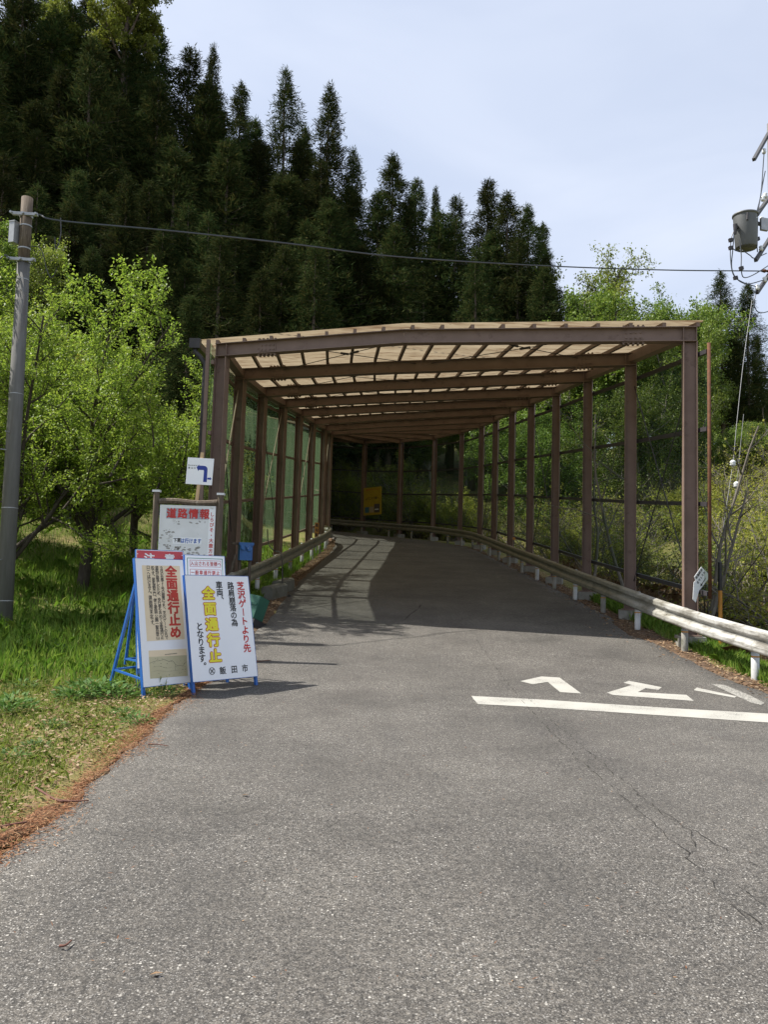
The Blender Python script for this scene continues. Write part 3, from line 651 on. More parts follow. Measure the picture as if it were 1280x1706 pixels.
class Face:                                          # a flat face: u to the right, v up from the lower left corner, n outward
    def __init__(s, o, th, ti=0, roll=0):
        s.o = np.asarray(o, float); u = np.array([cos(th), sin(th), 0]); s.n0 = np.array([sin(th), -cos(th), 0])
        v = np.array([0, 0, cos(ti)]) - s.n0 * sin(ti); s.u = cos(roll) * u + sin(roll) * v; s.v = cos(roll) * v - sin(roll) * u; s.n = np.cross(s.u, s.v)
    def p(s, u, v, n=0): return s.o + s.u * u + s.v * v + s.n * n
    def slab(s, mb, u0, v0, u1, v1, n0, n1):
        return mb.obox(s.p((u0 + u1) / 2, (v0 + v1) / 2, (n0 + n1) / 2), s.u * (u1 - u0) / 2, s.v * (v1 - v0) / 2, s.n * (n1 - n0) / 2)
    def text(s, mb, ch, u, v, w, h, bold=0, n=.004, shear=0):
        V, Fc = glyph(ch, bold)
        if len(V): mb.add([s.p(u + x * w + y * h * shear, v + y * h, n + g) for x, y, g in V], Fc)
    def column(s, mb, txt, u, v0, pitch, w, h, bold=0, n=.004):   # vertical writing, downward
        v = v0
        for ch in txt:
            if ch == ' ': v -= pitch * .5; continue
            if ch in '、。': s.text(mb, ch, u + w * .62, v + h * .55, w, h, bold, n)
            elif ch == 'ー': mb.add([s.p(u + a * w * .055, v + b * h * .42, n) for a, b in ((-1, -1), (1, -1), (1, 1), (-1, 1))], [(0, 1, 2, 3)])
            elif ch in '()':
                V, Fc = glyph(ch, bold); mb.add([s.p(u + y * w, v - x * h, n + g) for x, y, g in V], Fc)
            else: s.text(mb, ch, u, v, w, h, bold, n)
            v -= pitch
    def row(s, mb, txt, u0, v, pitch, w, h, bold=0, n=.004):
        for k, ch in enumerate(txt): s.text(mb, ch, u0 + k * pitch, v, w, h, bold, n)
    def frame(s, mb, u0, v0, u1, v1, t, n0=.001, n1=.004):
        s.slab(mb, u0, v1 - t, u1, v1, n0, n1); s.slab(mb, u0, v0, u1, v0 + t, n0, n1); s.slab(mb, u0, v0 + t, u0 + t, v1 - t, n0, n1); s.slab(mb, u1 - t, v0 + t, u1, v1 - t, n0, n1)
def a_frame(label, o, th, ti, w, h, board_mat='white_board', spread=.42, ins=.03):
    f = Face(o, th, ti); g = H(o[0], o[1]); T = thing('standing_sign', (o[0], o[1], g), label, 'sign', 'folding signs standing at the roadside'); org = (o[0], o[1], g)
    b = lambda mb, nm, m, par=T: mb.build(nm, M[m], par, org)
    mb = MB(); f.slab(mb, .006, .006, w - .006, h - .006, 0, .012)
    for k in range(5):
        for u in (.022, w - .022): mb.tube([f.p(u, .06 + (h - .12) * k / 4, .011), f.p(u, .06 + (h - .12) * k / 4, .0145)], .006, 6)
    B = b(mb, 'board', board_mat)
    mb = MB(); f.frame(mb, 0, 0, w, h, .006, -.012, .0128); b(mb, 'frame', 'blue_frame')
    for u in (.018, w - .018):
        p = f.p(u, .03, -.018); d = -f.v; t = (p[2] - H(p[0], p[1]) + .01) / -d[2]; mb = MB(); mb.bar(f.p(u, h, -.018), p + d * t, .034, .034, side=f.u); b(mb, 'leg', 'blue_frame')
    feet = []
    for u in (ins, w - .03):
        top = f.p(u, h * .80, -.05); q = top - f.n0 * spread * 1.0 ; q[2] = H(q[0], q[1]) + .02; mb = MB(); mb.bar(top, q, .03, .03, side=f.u); b(mb, 'leg', 'blue_frame'); feet.append((top, q))
    mb = MB(); c0, c1 = [a + (q - a) * .82 for a, q in feet]; mb.bar(c0, c1, .022, .022)
    p = f.p(.018, .10, -.03); mb.bar(p, c0, .022, .022) if ins < .1 else None; p = f.p(w - .018, .10, -.03); mb.bar(p, c1, .022, .022); b(mb, 'brace', 'blue_frame')
    return T, f, B, org
# front right board
w, h = .976, 1.295
T, f, B, org = a_frame('white folding sign with yellow and red vertical lettering, foremost on the asphalt', (-2.212, 9.544, .165), .8307, .218, w, h, ins=.32)
rw, rh = w / 870, h / 1395                            # from the enlarged photograph: 870 by 1395 units across the board
def uv(x, y):                                         # board units measured on the photo's tilted board
    t = (y - 68) / 1385; xl = 52 + 98 * t; xr = 870 + 135 * t; k = (x - xl) / (xr - xl); yt = 85 - 33 * k; yb = 1455 - 85 * k
    return k * w, (1 - (y - yt) / (yb - yt)) * h
def colm(mb, txt, x0, y0, x1, y1, wd, hd, bold, n=.0145):
    m = len(txt)
    for i, ch in enumerate(txt):
        t = i / max(m - 1, 1); u, v = uv(x0 + (x1 - x0) * t, y0 + (y1 - y0) * t); f.column(mb, ch, u, v, 0, wd, hd, bold, n)
def part(nm, m, mb, par): return mb.build(nm, M[m], par, org)
mb = MB(); colm(mb, '芝沢ゲートより先', 762, 190, 850, 1005, .122, .114, .030); part('red_lettering', 'red_ink', mb, B)
mb = MB(); colm(mb, '路肩崩落の為', 630, 195, 682, 680, .104, .102, .022); colm(mb, '車両、', 480, 195, 500, 395, .104, .104, .022); colm(mb, 'となります。', 235, 745, 275, 1250, .104, .106, .022)
for k, ch in enumerate('飯田市'):
    u, v = uv((525, 675, 818)[k], (1300, 1282, 1266)[k]); f.text(mb, ch, u, v, .098, .098, .020, .0145)
u, v = uv(388, 1310)                                  # town emblem: a ring with a cross of two strokes
ring = [(u + .044 * cos(a), v + .044 * sin(a)) for a in np.linspace(0, 2 * pi, 29)]; inr = [(u + .037 * cos(a), v + .037 * sin(a)) for a in np.linspace(0, 2 * pi, 29)]
mb.add([f.p(*q, .0145) for q in ring + inr], [(i, i + 1, 30 + i, 29 + i) for i in range(28)])
for s in (-1, 1):
    for d in (-.006, .006): mb.bar(f.p(u - .027 + d, v - s * .027, .0145), f.p(u + .027 + d, v + s * .027, .0145), .004, .001, side=f.u)
part('black_lettering', 'black_ink', mb, B)
mb = MB(); colm(mb, '全面通行止', 345, 310, 430, 1115, .185, .168, .088, .0145); part('lettering_outline', 'red_ink', mb, B)
mb = MB(); colm(mb, '全面通行止', 345, 310, 430, 1115, .185, .168, .045, .0165); part('yellow_lettering', 'yellow_ink', mb, B)
# front left board with two papers
w, h = .701, 1.513
T, f, B, org = a_frame('white folding sign with two beige papers pasted on it, at the grass edge', (-2.71, 9.251, .132), .897, .198, w, h)
def uv(x, y):
    t = (y - 85) / 1590; xl = 35 + 98 * t; xr = 615 + 125 * t; k = (x - xl) / (xr - xl); yt = 85; yb = 1690 - 75 * k
    return k * w, (1 - (y - yt) / (yb - yt)) * h
def sheet(c, m, nm):
    mb = MB(); q = [f.p(*uv(*p), .0135) for p in c] + [f.p(*uv(*p), .012) for p in c]; mb.add(q, [(0, 1, 2, 3), (4, 7, 6, 5), (0, 4, 5, 1), (1, 5, 6, 2), (2, 6, 7, 3), (3, 7, 4, 0)])
    return part(nm, m, mb, B)
PP = sheet([(178, 1125), (636, 1088), (570, 168), (117, 178)], 'beige', 'paper')
mb = MB(); colm(mb, '全面通行止め', 462, 245, 520, 1005, .172, .150, .045, .015); part('red_lettering', 'poster_red', mb, PP)
mb = MB()
cols = [((345, 200), (382, 765), '９月の台風21号の被害により、芝'), ((382, 815), (408, 1075), '沢ゲートの先で'), ((290, 200), (332, 765), '道路が崩落したため、歩行者も含'), ((338, 815), (357, 1075), 'めて全面通行止'), ((240, 200), (282, 765), 'めです。易老渡登山口、便ヶ島森林'), ((288, 815), (304, 1080), '公園(聖岳登山'), ((188, 200), (228, 765), '口)へは行けません。復旧時期は未'), ((232, 815), (243, 930), '定です。')]
for a, b, t in cols: colm(mb, t, *a, *b, .052, .047, .016, .015)
part('black_lettering', 'black_ink', mb, PP)
PM = sheet([(215, 1580), (672, 1535), (655, 1205), (195, 1240)], 'beige', 'paper')
mb = MB(); q = [f.p(*uv(*p), .0142) for p in [(215, 1580), (672, 1535), (659, 1285), (200, 1318)]]; mb.add(q, [(0, 1, 2, 3)]); part('map_print', 'beige_map', mb, PM)
mb = MB(); r = np.random.default_rng(2)
for k in range(10): colm(mb, '道', 395 + 15 * k, 1285 - 2.2 * k, 395, 1285, .016, .012, .02, .0148)
def line(pts, t):
    for a, b in zip(pts[:-1], pts[1:]): mb.bar(f.p(*uv(*a), .0148), f.p(*uv(*b), .0148), t, .0006, side=f.u)
line([(205, 1395), (240, 1380), (270, 1372), (300, 1352), (330, 1360), (370, 1345), (400, 1352), (440, 1368), (470, 1355), (495, 1370), (515, 1400), (545, 1418), (580, 1412), (605, 1420), (630, 1388), (655, 1365)], .0035)
line([(515, 1400), (512, 1440), (518, 1475)], .0022); line([(300, 1352), (305, 1320)], .0022); line([(250, 1440), (330, 1425), (400, 1450), (470, 1440)], .0012); line([(230, 1500), (300, 1480), (420, 1490), (560, 1470)], .0012)
for k in range(34):
    x, y = r.uniform(225, 645), r.uniform(1335, 1540); line([(x, y), (x + r.uniform(4, 16), y + r.uniform(-4, 4))], r.uniform(.002, .005))
part('map_drawing', 'map_line', mb, PM)
# rear pair
w, h = .615, 1.50
T, f, B, org = a_frame('folding sign with a faded red heading behind the sign with the beige papers', (-2.954, 9.80, .275), .543, .24, w, h)
mb = MB(); f.slab(mb, .013, h - .21, w - .013, h - .013, .012, .0138); hd = part('red_heading', 'sign_red', mb, B)
mb = MB(); f.text(mb, '注', .17, h - .11, .14, .13, .035, .0155); f.text(mb, '意', .43, h - .11, .14, .13, .035, .0155); part('white_lettering', 'white_ink', mb, hd)
mb = MB(); f.column(mb, 'ください', .085, .80, .115, .10, .10, .025, .0145); part('red_lettering', 'red_ink', mb, B)
mb = MB(); f.column(mb, '飯田市', .085, .28, .10, .088, .085, .02, .0145); part('black_lettering', 'black_ink', mb, B)
w, h = .56, 1.47
T, f, B, org = a_frame('folding sign with a green border and boxed red lines, behind the foremost sign', (-2.407, 10.08, .245), .61, .20, w, h)
mb = MB(); f.frame(mb, .035, .04, w - .035, h - .04, .007, .012, .0138); part('green_border', 'green_ink', mb, B)
mb = MB(); f.frame(mb, .07, h - .155, w - .06, h - .068, .004, .012, .0138); f.frame(mb, .07, h - .275, w - .06, h - .188, .004, .012, .0138)
f.row(mb, '入山される皆様へ', .103, h - .112, .0535, .050, .062, .02, .0145); f.row(mb, '一般車通行禁止', .105, h - .232, .058, .050, .062, .025, .0145); part('red_lettering', 'pink_ink', mb, B)
mb = MB(); f.row(mb, '車及び歩行者は通行できません。', .078, h - .312, .0285, .028, .03, .015, .0145); part('blue_lettering', 'blue_ink', mb, B)

# ------------------------------------------------------------------ road information board and arrow sign
o = np.array([-3.407, 12.008, 0]); gi = H(o[0], o[1]); T = thing('information_board', (o[0], o[1], gi), 'white road information board in a weathered timber frame, with red and blue lettering', 'notice board'); org = (o[0], o[1], gi)
f = Face((-3.385, 12.0, 1.40), .015, .0); w, h = .84, 1.06
mb = MB(); f.slab(mb, 0, 0, w, h, 0, .016); B = part('board', 'dirty_board', mb, T)
for u, tp in ((-.065, 1.27), (w + .065, 1.25)):
    mb = MB(); p = f.p(u, 0, .0); mb.tube([(p[0], p[1], gi - .3), (p[0], p[1], 2.0), *[f.p(u, tp - .02, 0)]], [.052, .048, .046], 10); P_ = part('post', 'wood_old', mb, T)
    mb = MB(); f.slab(mb, u - .056, tp - .02, u + .056, tp + .012, -.05, .05); part('post_cap', 'white_cap', mb, P_)
mb = MB(); q = [f.p(-.02 + (w + .04) * t, h + .05 + .012 * sin(t * 7), 0) for t in np.linspace(0, 1, 8)]; mb.tube(q, .045, 8); part('top_rail', 'wood_old', mb, T)
mb = MB(); f.slab(mb, .10, h - .205, .738, h - .045, .016, .0185); tl = part('heading_strip', 'grey_tile', mb, B)
mb = MB(); f.row(mb, '道路情報', .178, h - .122, .166, .150, .155, .035, .020); part('red_lettering', 'red_ink', mb, tl)
mb = MB(); f.slab(mb, .742, .12, .838, h - .05, .016, .018); st = part('strip', 'white_board', mb, B)
mb = MB(); f.column(mb, 'しらびそ・大鹿方面通行止', .79, h - .125, .079, .066, .070, .022, .0195); part('red_lettering', 'red_ink', mb, st)
mb = MB(); f.slab(mb, .215, .475, .645, .575, .016, .018); st = part('strip', 'white_board', mb, B)
mb = MB(); f.row(mb, 'は行けます', .362, .526, .063, .060, .078, .03, .0195); part('blue_lettering', 'mid_blue', mb, st)
mb = MB(); f.row(mb, '下栗', .250, .532, .058, .058, .072, .03, .0195); part('black_lettering', 'black_ink', mb, st)
r = np.random.default_rng(8); mb = MB()              # flaked paint and old glue marks on the face
for cx, cy, sx, sy, nn in ((.12, .64, .04, .03, 16), (.50, .79, .13, .012, 6), (.62, .83, .05, .03, 4), (.15, .40, .06, .04, 14), (.36, .40, .09, .02, 26), (.45, .33, .18, .012, 16), (.58, .395, .02, .02, 8), (.35, .30, .2, .02, 14)):
    for k in range(nn):
        c = (cx + r.normal(0, sx), cy + r.normal(0, sy)); a0 = r.uniform(0, 6); R_ = r.uniform(.005, .02); m = 8
        if not (.02 < c[0] < .72 and .02 < c[1] < h - .03) or (.19 < c[0] < .67 and .45 < c[1] < .60): continue
        mb.add([f.p(c[0] + R_ * r.uniform(.6, 1.3) * 1.5 * cos(a0 + 2 * pi * i / m), c[1] + R_ * r.uniform(.4, 1) * sin(a0 + 2 * pi * i / m), .0166) for i in range(m)], [tuple(range(m))])
M['flake'] = mat('flaked_board', (.25, .23, .20), (.42, .41, .39), 30, .8); part('flaked_patch', 'flake', mb, B)
f2 = Face((-3.042, 12.094, 2.797), -.03, .03, .0); f2 = Face((-3.042, 12.094, 2.797), -.03, .03, -.0)
f2 = Face(at(309, 806, 12.094), -.02, .03, -.075 + .042)
T2 = thing('arrow_sign', f2.p(.16, -.26), 'small square white sign with a bent blue arrow on a pine stick', 'sign'); org = tuple(T2.location)
w, h = .405, .41
mb = MB(); p, q = f2.p(.19, -.30, -.012), f2.p(.212, h + .09, -.012); mb.bar(p, q, .048, .022, side=f2.u); part('stick', 'wood_new', mb, T2)
mb = MB(); f2.slab(mb, 0, 0, w, h, 0, .006)
for v in (.02, h - .02): mb.tube([f2.p(.205, v, .005), f2.p(.205, v, .01)], .006, 6)
B = part('board', 'white_board', mb, T2)
U = lambda x, y: ((x - 190) / 795 * w + (y - 610) * .00003, (1010 - y) / 800 * h)
arc = [(715 + 105 * sin(a), 545 - 105 * cos(a)) for a in np.linspace(0, pi / 2, 8)]
arw = [(560, 440)] + arc + [(805, 925), (695, 925), (712, 590), (700, 568), (555, 568), (545, 610), (487, 500), (565, 400)]
mb = MB(); mb.add([f2.p(*U(*q), .0075) for q in arw], [tuple(range(len(arw)))[::-1]]); a2 = [(822, 790), (895, 790), (905, 768), (945, 815), (910, 860), (893, 843), (818, 843)]; mb.add([f2.p(*U(*q), .0075) for q in a2], [tuple(range(len(a2)))[::-1]]); part('blue_arrow', 'blue_ink', mb, B)
mb = MB()
for x, c in ((262, '登'), (348, '山'), (430, '口')): f2.text(mb, c, *U(x, 520), .032, .030, .02, .0075)
for k, c in enumerate('聖岳易老岳'): f2.text(mb, c, *U(250 + 58 * k, 444), .022, .018, .02, .0075)
part('small_lettering', 'black_ink', mb, B)

# ------------------------------------------------------------------ small things around the shelter
# yellow welcome board at the far bend
a, b = PR[11], PR[10]; d = hor(b - a); nrm = np.array([d[1], -d[0], 0]); th = math.atan2(d[1], d[0])
o = np.append(a, 0) + d * .26 + nrm * .2; o[2] = at(612, 859, o[1])[2]; w, h = 1.36, 1.62
f = Face(o, th, 0, .03); T = thing('welcome_board', o, 'faded yellow welcome board hung on the dark far wall at the bend', 'sign'); org = tuple(o)
mb = MB(); f.slab(mb, 0, 0, w, h, 0, .03); B = part('board', 'yellow_board', mb, T)
mb = MB(); f.row(mb, '南信州へようこそ', .25, h - .13, .12, .10, .10, .02, .033); part('red_lettering', 'poster_red', mb, B)
mb = MB(); f.row(mb, 'ようこそ下栗へ', .22, h * .60, .148, .14, .17, .035, .033); part('black_lettering', 'black_ink', mb, B)
M['photo_blue'] = mat('faded_blue_picture', (.03, .10, .22), (.06, .16, .14), 3, .6); M['photo_dark'] = mat('dark_picture', (.06, .05, .05), (.11, .09, .08), 4, .6); M['photo_beige'] = mat('beige_picture', (.40, .32, .20), (.33, .27, .18), 5, .6)
for u0, v0, u1, v1, m in ((.10, .14, .43, .47, 'photo_blue'), (.47, .14, .79, .48, 'photo_beige'), (.82, .12, 1.24, .62, 'photo_dark')):
    mb = MB(); f.slab(mb, u0, v0, u1, v1, .03, .035); q = part('picture', m, mb, B)
    if m == 'photo_dark': mb = MB(); f.slab(mb, .87, .27, 1.17, .34, .035, .038); part('white_strip', 'white_ink', mb, q)
# diamond-hung white sign by the rusty pipe
c = at(1173, 963, 13.95); f = Face(c, radians(52), 0, radians(-38)); T = thing('tilted_sign', c, 'tilted white sign plate with black characters hanging by the right mouth pillar', 'sign'); org = tuple(c)
mb = MB(); pl = [(-.20, .16), (-.20, -.13), (.02, -.18), (.34, -.28), (.36, -.16), (.22, .16)]
pl = [(-.06, .25), (-.26, .02), (-.22, -.06), (-.27, -.10), (-.30, -.48), (-.22, -.55), (-.12, -.28), (.20, .05)]
fz = Face(c, radians(20), 0, 0); s_ = .78
fr = [fz.p(x * s_, y * s_, .003) for x, y in pl]; bk = [fz.p(x * s_, y * s_, -.003) for x, y in pl]; n = len(pl)
mb.add(fr + bk, [tuple(range(n)), tuple(range(n, 2 * n))[::-1]] + [(i, n + i, n + (i + 1) % n, (i + 1) % n) for i in range(n)]); B = part('plate', 'white_board', mb, T)
ft = Face(fz.p(-.05, .14, 0), radians(20), 0, radians(52)); mb = MB()
ft.row(mb, '林道終点', -.17, .0, .055, .055, .05, .03, .0048); ft.row(mb, 'まで１５ｋ', -.22, -.075, .055, .055, .05, .03, .0048); mb.bar(ft.p(-.20, -.16, .0048), ft.p(-.05, -.16, .0048), .012, .001, side=ft.v); mb.add([ft.p(-.24, -.16, .0048), ft.p(-.19, -.19, .0048), ft.p(-.19, -.13, .0048)], [(0, 1, 2)])
part('black_lettering', 'black_ink', mb, B)
# black and yellow marker post
c = at(1201, 1018, 14.3); g = H(c[0], c[1]); T = thing('marker_post', (c[0], c[1], g), 'thin black and orange marker post behind the white right guardrail', 'post'); org = (c[0], c[1], g); tz = at(1204, 936, 14.3)[2]; mz = at(1202, 984, 14.3)[2]
mb = MB(); mb.tube([(c[0], c[1], g - .2), (c[0], c[1], mz)], .036, 10); part('orange_section', 'orange_band', mb, T)
mb = MB(); mb.tube([(c[0], c[1], mz), (c[0], c[1], tz - .01), (c[0], c[1], tz)], [.036, .036, .02], 10); part('black_section', 'black_ink', mb, T)
# orange warning plate near the left bend
c = at(528, 883, 30.0); f = Face(c + (-.08, 0, -.28), .25, 0); T = thing('warning_plate', c, 'narrow orange warning plate standing above the left guardrail near the bend', 'sign'); org = tuple(c)
mb = MB(); f.slab(mb, 0, 0, .15, .56, 0, .012); B = part('plate', 'orange_band', mb, T); mb = MB(); f.column(mb, '急勾配', .075, .46, .18, .12, .13, .03, .0135); part('black_lettering', 'black_ink', mb, B)
mb = MB(); f.slab(mb, .05, -.6, .10, .3, -.03, -.001); part('stake', 'post_white', mb, T)
# blue newspaper-style box on short posts
c = at(411, 918, 17.2); th = radians(22); f = Face(c + (-.15, 0, -.20), th, 0); g = H(c[0], c[1]); T = thing('blue_box', (c[0], c[1], g), 'worn blue plastic box on a wooden stand behind the left guardrail', 'box'); org = (c[0], c[1], g)
mb = MB(); f.slab(mb, 0, 0, .28, .33, -.20, 0); f.slab(mb, .03, .06, .25, .22, 0, .006); part('body', 'blue_plastic', mb, T)
mb = MB(); f.slab(mb, -.02, .33, .30, .385, -.22, .03); f.slab(mb, -.01, .31, .29, .33, .001, .02); part('lid', 'blue_plastic', mb, T)
mb = MB(); mb.add([f.p(u, v, n) for u, v, n in ((.10, .335, .034), (.22, .335, .034), (.26, .22, .05), (.17, .20, .07))], [(0, 3, 2, 1)]); mb.add([f.p(u, v, n) for u, v, n in ((.01, .33, .033), (.11, .335, .033), (.10, .21, .045), (.02, .24, .06))], [(0, 3, 2, 1)]); part('torn_cover', 'blue_plastic', mb, T)
for u in (.03, .25): mb = MB(); f.slab(mb, u - .03, -(c[2] - .2 - g) - .1, u + .03, -.001, -.14, -.08); part('leg', 'wood_old', mb, T)
mb = MB(); mb.bar(f.p(-.16, .36, -.10), f.p(.02, .36, -.10), .07, .05); mb.bar(f.p(-.30, -.75, .05), f.p(-.06, .12, -.1), .05, .03); part('brace', 'wood_old', mb, T)
# green plank on the ground
c = at(404, 975, 15.0); g = H(c[0], c[1]); f = Face((c[0] - .18, c[1], g + .22), radians(-28), radians(18), radians(-8)); T = thing('green_crate', (c[0], c[1], g), 'battered green plastic crate lying behind the foremost sign', 'crate'); org = (c[0], c[1], g)
mb = MB(); f.slab(mb, 0, 0, .52, .42, -.02, .0); f.slab(mb, .02, .24, .50, .28, 0, .02); f.slab(mb, 0, 0, .52, .02, -.30, -.0201); f.slab(mb, 0, .0201, .02, .42, -.30, -.0201); f.slab(mb, .50, .0201, .52, .42, -.30, -.0201); mb.v = [tuple(p) for p in mb.v]; part('body', 'green_plastic', mb, T)
mb = MB(); f.slab(mb, .05, -.16, .60, -.02, -.35, .05); part('pallet', 'dark_metal', mb, T)
# two concrete kerb blocks by the left edge
for k, (x, y, r_, lb) in enumerate(((-2.50, 18.6, 72, 'grey concrete block by the left road edge, nearer of the two'), (-2.44, 19.75, 76, 'grey concrete block by the left road edge, farther of the two'))):
    g = gz((x, y)); R_ = radians(r_); mb = MB(); u = np.array([cos(R_), sin(R_), .10]); v = np.array([-sin(R_), cos(R_), 0]); c = np.array([x, y, g + .17])
    A = [c + a * u * .40 + b * v * bb + np.array([0, 0, zz]) for zz, bb in ((-.2, .15), (.09, .14), (.13, .10)) for a, b in ((-1, -1), (1, -1), (1, 1), (-1, 1))]
    mb.add(A, [(3, 2, 1, 0)] + [(i + 4 * L_, (i + 1) % 4 + 4 * L_, (i + 1) % 4 + 4 * L_ + 4, i + 4 * L_ + 4) for L_ in (0, 1) for i in range(4)] + [(8, 9, 10, 11)]); mb2 = mb.build('concrete_block', M['old_concrete'], None, (x, y, g))
    tag(mb2, lb, 'block', 'concrete blocks along the left edge')
# dark rope slung from a column to the ground
mb = MB(); P = [at(437, 882, 23.0) + (.15, 0, 0), at(447, 905, 21.8), at(456, 917, 20.8), at(468, 922, 20.2)]; e = np.array([-2.35, 19.1, gz((-2.35, 19.1)) + .02]); P += [P[-1] * .5 + e * .5 + (0, 0, .15), e, e + (.2, -.25, -.02)]
mb.tube(catmull(P, 5), .016, 6); o = mb.build('rope', M['wire'], None, P[0]); tag(o, 'dark rope slung from a left column over the guardrail to the ground', 'rope')
# orange delineator knob on the right rail
c = at(857, 897.5, 28.6); T = thing('reflector', c, 'tiny round orange reflector on top of the mossy right guardrail', 'reflector'); org = tuple(c); mb = MB(); mb.tube([c + (0, -.02, 0), c + (0, .02, 0)], .055, 12); part('lens', 'orange_band', mb, T); mb = MB(); mb.tube([c + (0, 0, -.055), c + (0, 0, -.30)], .012, 6); part('stem', 'dark_metal', mb, T)

# ------------------------------------------------------------------ utility poles and wires
pb = at(2, 1085, 13.6); pt = at(45, 330, 13.9); pb[2] = H(pb[0], pb[1]); T = thing('utility_pole', pb, 'grey concrete utility pole standing in the grass by the cherry trees', 'utility pole'); org = tuple(pb)
ax = (pt - pb) / np.linalg.norm(pt - pb); Lp = np.linalg.norm(pt - pb)
mb = MB(); mb.tube([pb - ax * .4, pb + ax * Lp * .5, pb + ax * Lp * .84], [.145, .122, .106], 24); part('shaft', 'pole_concrete', mb, T, ) if False else mb.build('shaft', M['pole_concrete'], T, org, True)
mb = MB(); mb.tube([pb + ax * Lp * .83, pb + ax * Lp], [.100, .098], 18); mb.build('timber_top', M['wood_old'], T, org, True)
e1 = np.array([1.0, .1, 0]); 
for t, n_ in ((.955, 'clamp'), (.845, 'clamp')):
    c = pb + ax * Lp * t; mb = MB(); mb.tube([c - ax * .03, c + ax * .03], .115, 16); mb.bar(c - e1 * .20 - (0, .10, 0), c + e1 * .24 - (0, .10, 0), .06, .05)
    for s in (-.20, 0, .22): mb.tube([c + e1 * s - (0, .13, 0), c + e1 * s - (0, .17, 0)], .022, 8)
    mb.build(n_, M['galv'], T, org)
for t in (.93, .875): c = pb + ax * Lp * t; mb = MB(); mb.tube([c - ax * .012, c + ax * .012], .108, 16); mb.build('band', M['galv'], T, org)
for t in (.80, .53, .27, .065): c = pb + ax * Lp * t; mb = MB(); r_ = .145 - .047 * t; mb.tube([c - ax * .006, c + ax * .006], r_ + .004, 20); mb.build('band', M['galv'], T, org)
for t, s in ((.77, .3), (.44, -.2), (.155, -.2), (.40, -.6)):
    c = pb + ax * Lp * t; d = np.array([sin(s), -cos(s), 0]); mb = MB(); r_ = .145 - .047 * t; mb.tube([c + d * (r_ - .02), c + d * (r_ + .10)], .010, 6); mb.build('step_bolt', M['galv'], T, org)
c = pb + ax * Lp * .91 + np.array([-.17, -.06, 0]); mb = MB(); mb.obox(c, (.055, -.02, 0), (.02, .07, 0), (0, 0, .19)); mb.obox(c + (0, 0, .195), (.062, -.022, 0), (.022, .078, 0), (0, 0, .008)); mb.build('junction_box', M['galv'], T, org)
mb = MB(); c = pb + ax * Lp * .955 + np.array([.24, -.10, 0]); P = [c + (.40, .05, -.03), c + (.42, .05, -.35), c + (.36, .03, -.62), c + (.33, .02, -.40)]; mb.tube(catmull(P, 6), .009, 5); P = [pb + ax * Lp * .88 + (.10, -.05, 0), pb + ax * Lp * .88 + (.30, -.02, -.03), pb + ax * Lp * .88 + (.42, 0, -.40), pb + ax * Lp * .88 + (.52, 0, -.55), pb + ax * Lp * .88 + (.60, 0, -.38)]; mb.tube(catmull(P, 6), .008, 5); mb.build('jumper_wire', M['wire'], T, org)
# right-hand pole, mostly outside the frame, with a transformer and crossarms
qb = at(1302, 1000, 22.0); qb[2] = H(qb[0], qb[1]); qt = at(1286, 206, 22.0); T = thing('utility_pole', qb, 'tall concrete utility pole at the right frame edge carrying crossarms and a transformer', 'utility pole'); org = tuple(qb)
mb = MB(); mb.tube([qb - (0, 0, .3), (qb + qt) / 2, qt], [.19, .15, .115], 20); mb.build('shaft', M['pole_concrete'], T, org, True)
def arm(px0, py0, px1, py1, d0, d1, th=.085):
    mb = MB(); mb.bar(at(px0, py0, d0), at(px1, py1, d1), th, th, side=(0, 0, 1)); return mb.build('crossarm', M['arm_steel'], T, org)
ARMS = [(1257, 266, 1312, 168, 21.0, 23.4), (1262, 358, 1310, 290, 21.0, 23.2), (1260, 434, 1312, 352, 21.0, 23.3), (1262, 488, 1312, 414, 21.0, 23.3)]
for a_ in ARMS: arm(*a_)
def insul(px, py, d, r=.06):
    c = at(px, py, d); mb = MB(); mb.tube([c - (0, 0, .07), c - (0, 0, .02), c + (0, 0, .01), c + (0, 0, .05), c + (0, 0, .08)], [r * .7, r, r * .7, r, r * .4], 10); mb.build('insulator', M['ceramic'], T, org, True)
for q in ((1274, 252, 21.6), (1272, 331, 21.3), (1276, 326, 21.5), (1259, 362, 21.0), (1270, 366, 21.4), (1276, 372, 21.6), (1263, 479, 21.0), (1275, 466, 21.4), (1269, 414, 21.3)): insul(*q)
c0, c1 = at(1244.5, 414, 21.2), at(1243, 361, 21.2); rt = .34
mb = MB(); mb.tube([c0, c0 + (0, 0, .03), c1 - (0, 0, .03), c1, c1 + (0, 0, .01), c1 + (0, 0, .05), c1 + (0, 0, .07)], [.27, .285, .32, .32, .345, .345, .25], 24); tk = mb.build('transformer', M['grey_paint'], T, org, True)
mb = MB(); b_ = at(1226, 382, 21.0); mb.tube([b_ + (.10, .1, .1), b_ + (0, 0, .1)], .05, 8); mb.tube([b_ + (0, 0, .14), b_, b_ - (0, 0, .14)], [.06, .05, .03], 10); mb.tube([at(1246, 366, 20.87), at(1247, 354, 20.87)], .03, 8); mb.obox(at(1262, 372, 21.3), (.25, .1, 0), (0, .04, 0), (0, 0, .04)); mb.build('bushing', M['dark_metal'], tk, org)
mb = MB(); mb.obox(at(1274, 374, 21.2), (.11, .03, 0), (0, .05, 0), (0, 0, .17)); mb.build('switch_box', M['galv'], T, org)
def cable(name, pts, r, m='wire', n=6, parent=None, org_=None, label=None, cat='wire'):
    mb = MB(); mb.tube(catmull(pts, n), r, 5); o = mb.build(name, M[m], parent, org_ if parent else pts[0])
    if label: tag(o, label, cat)
    return o
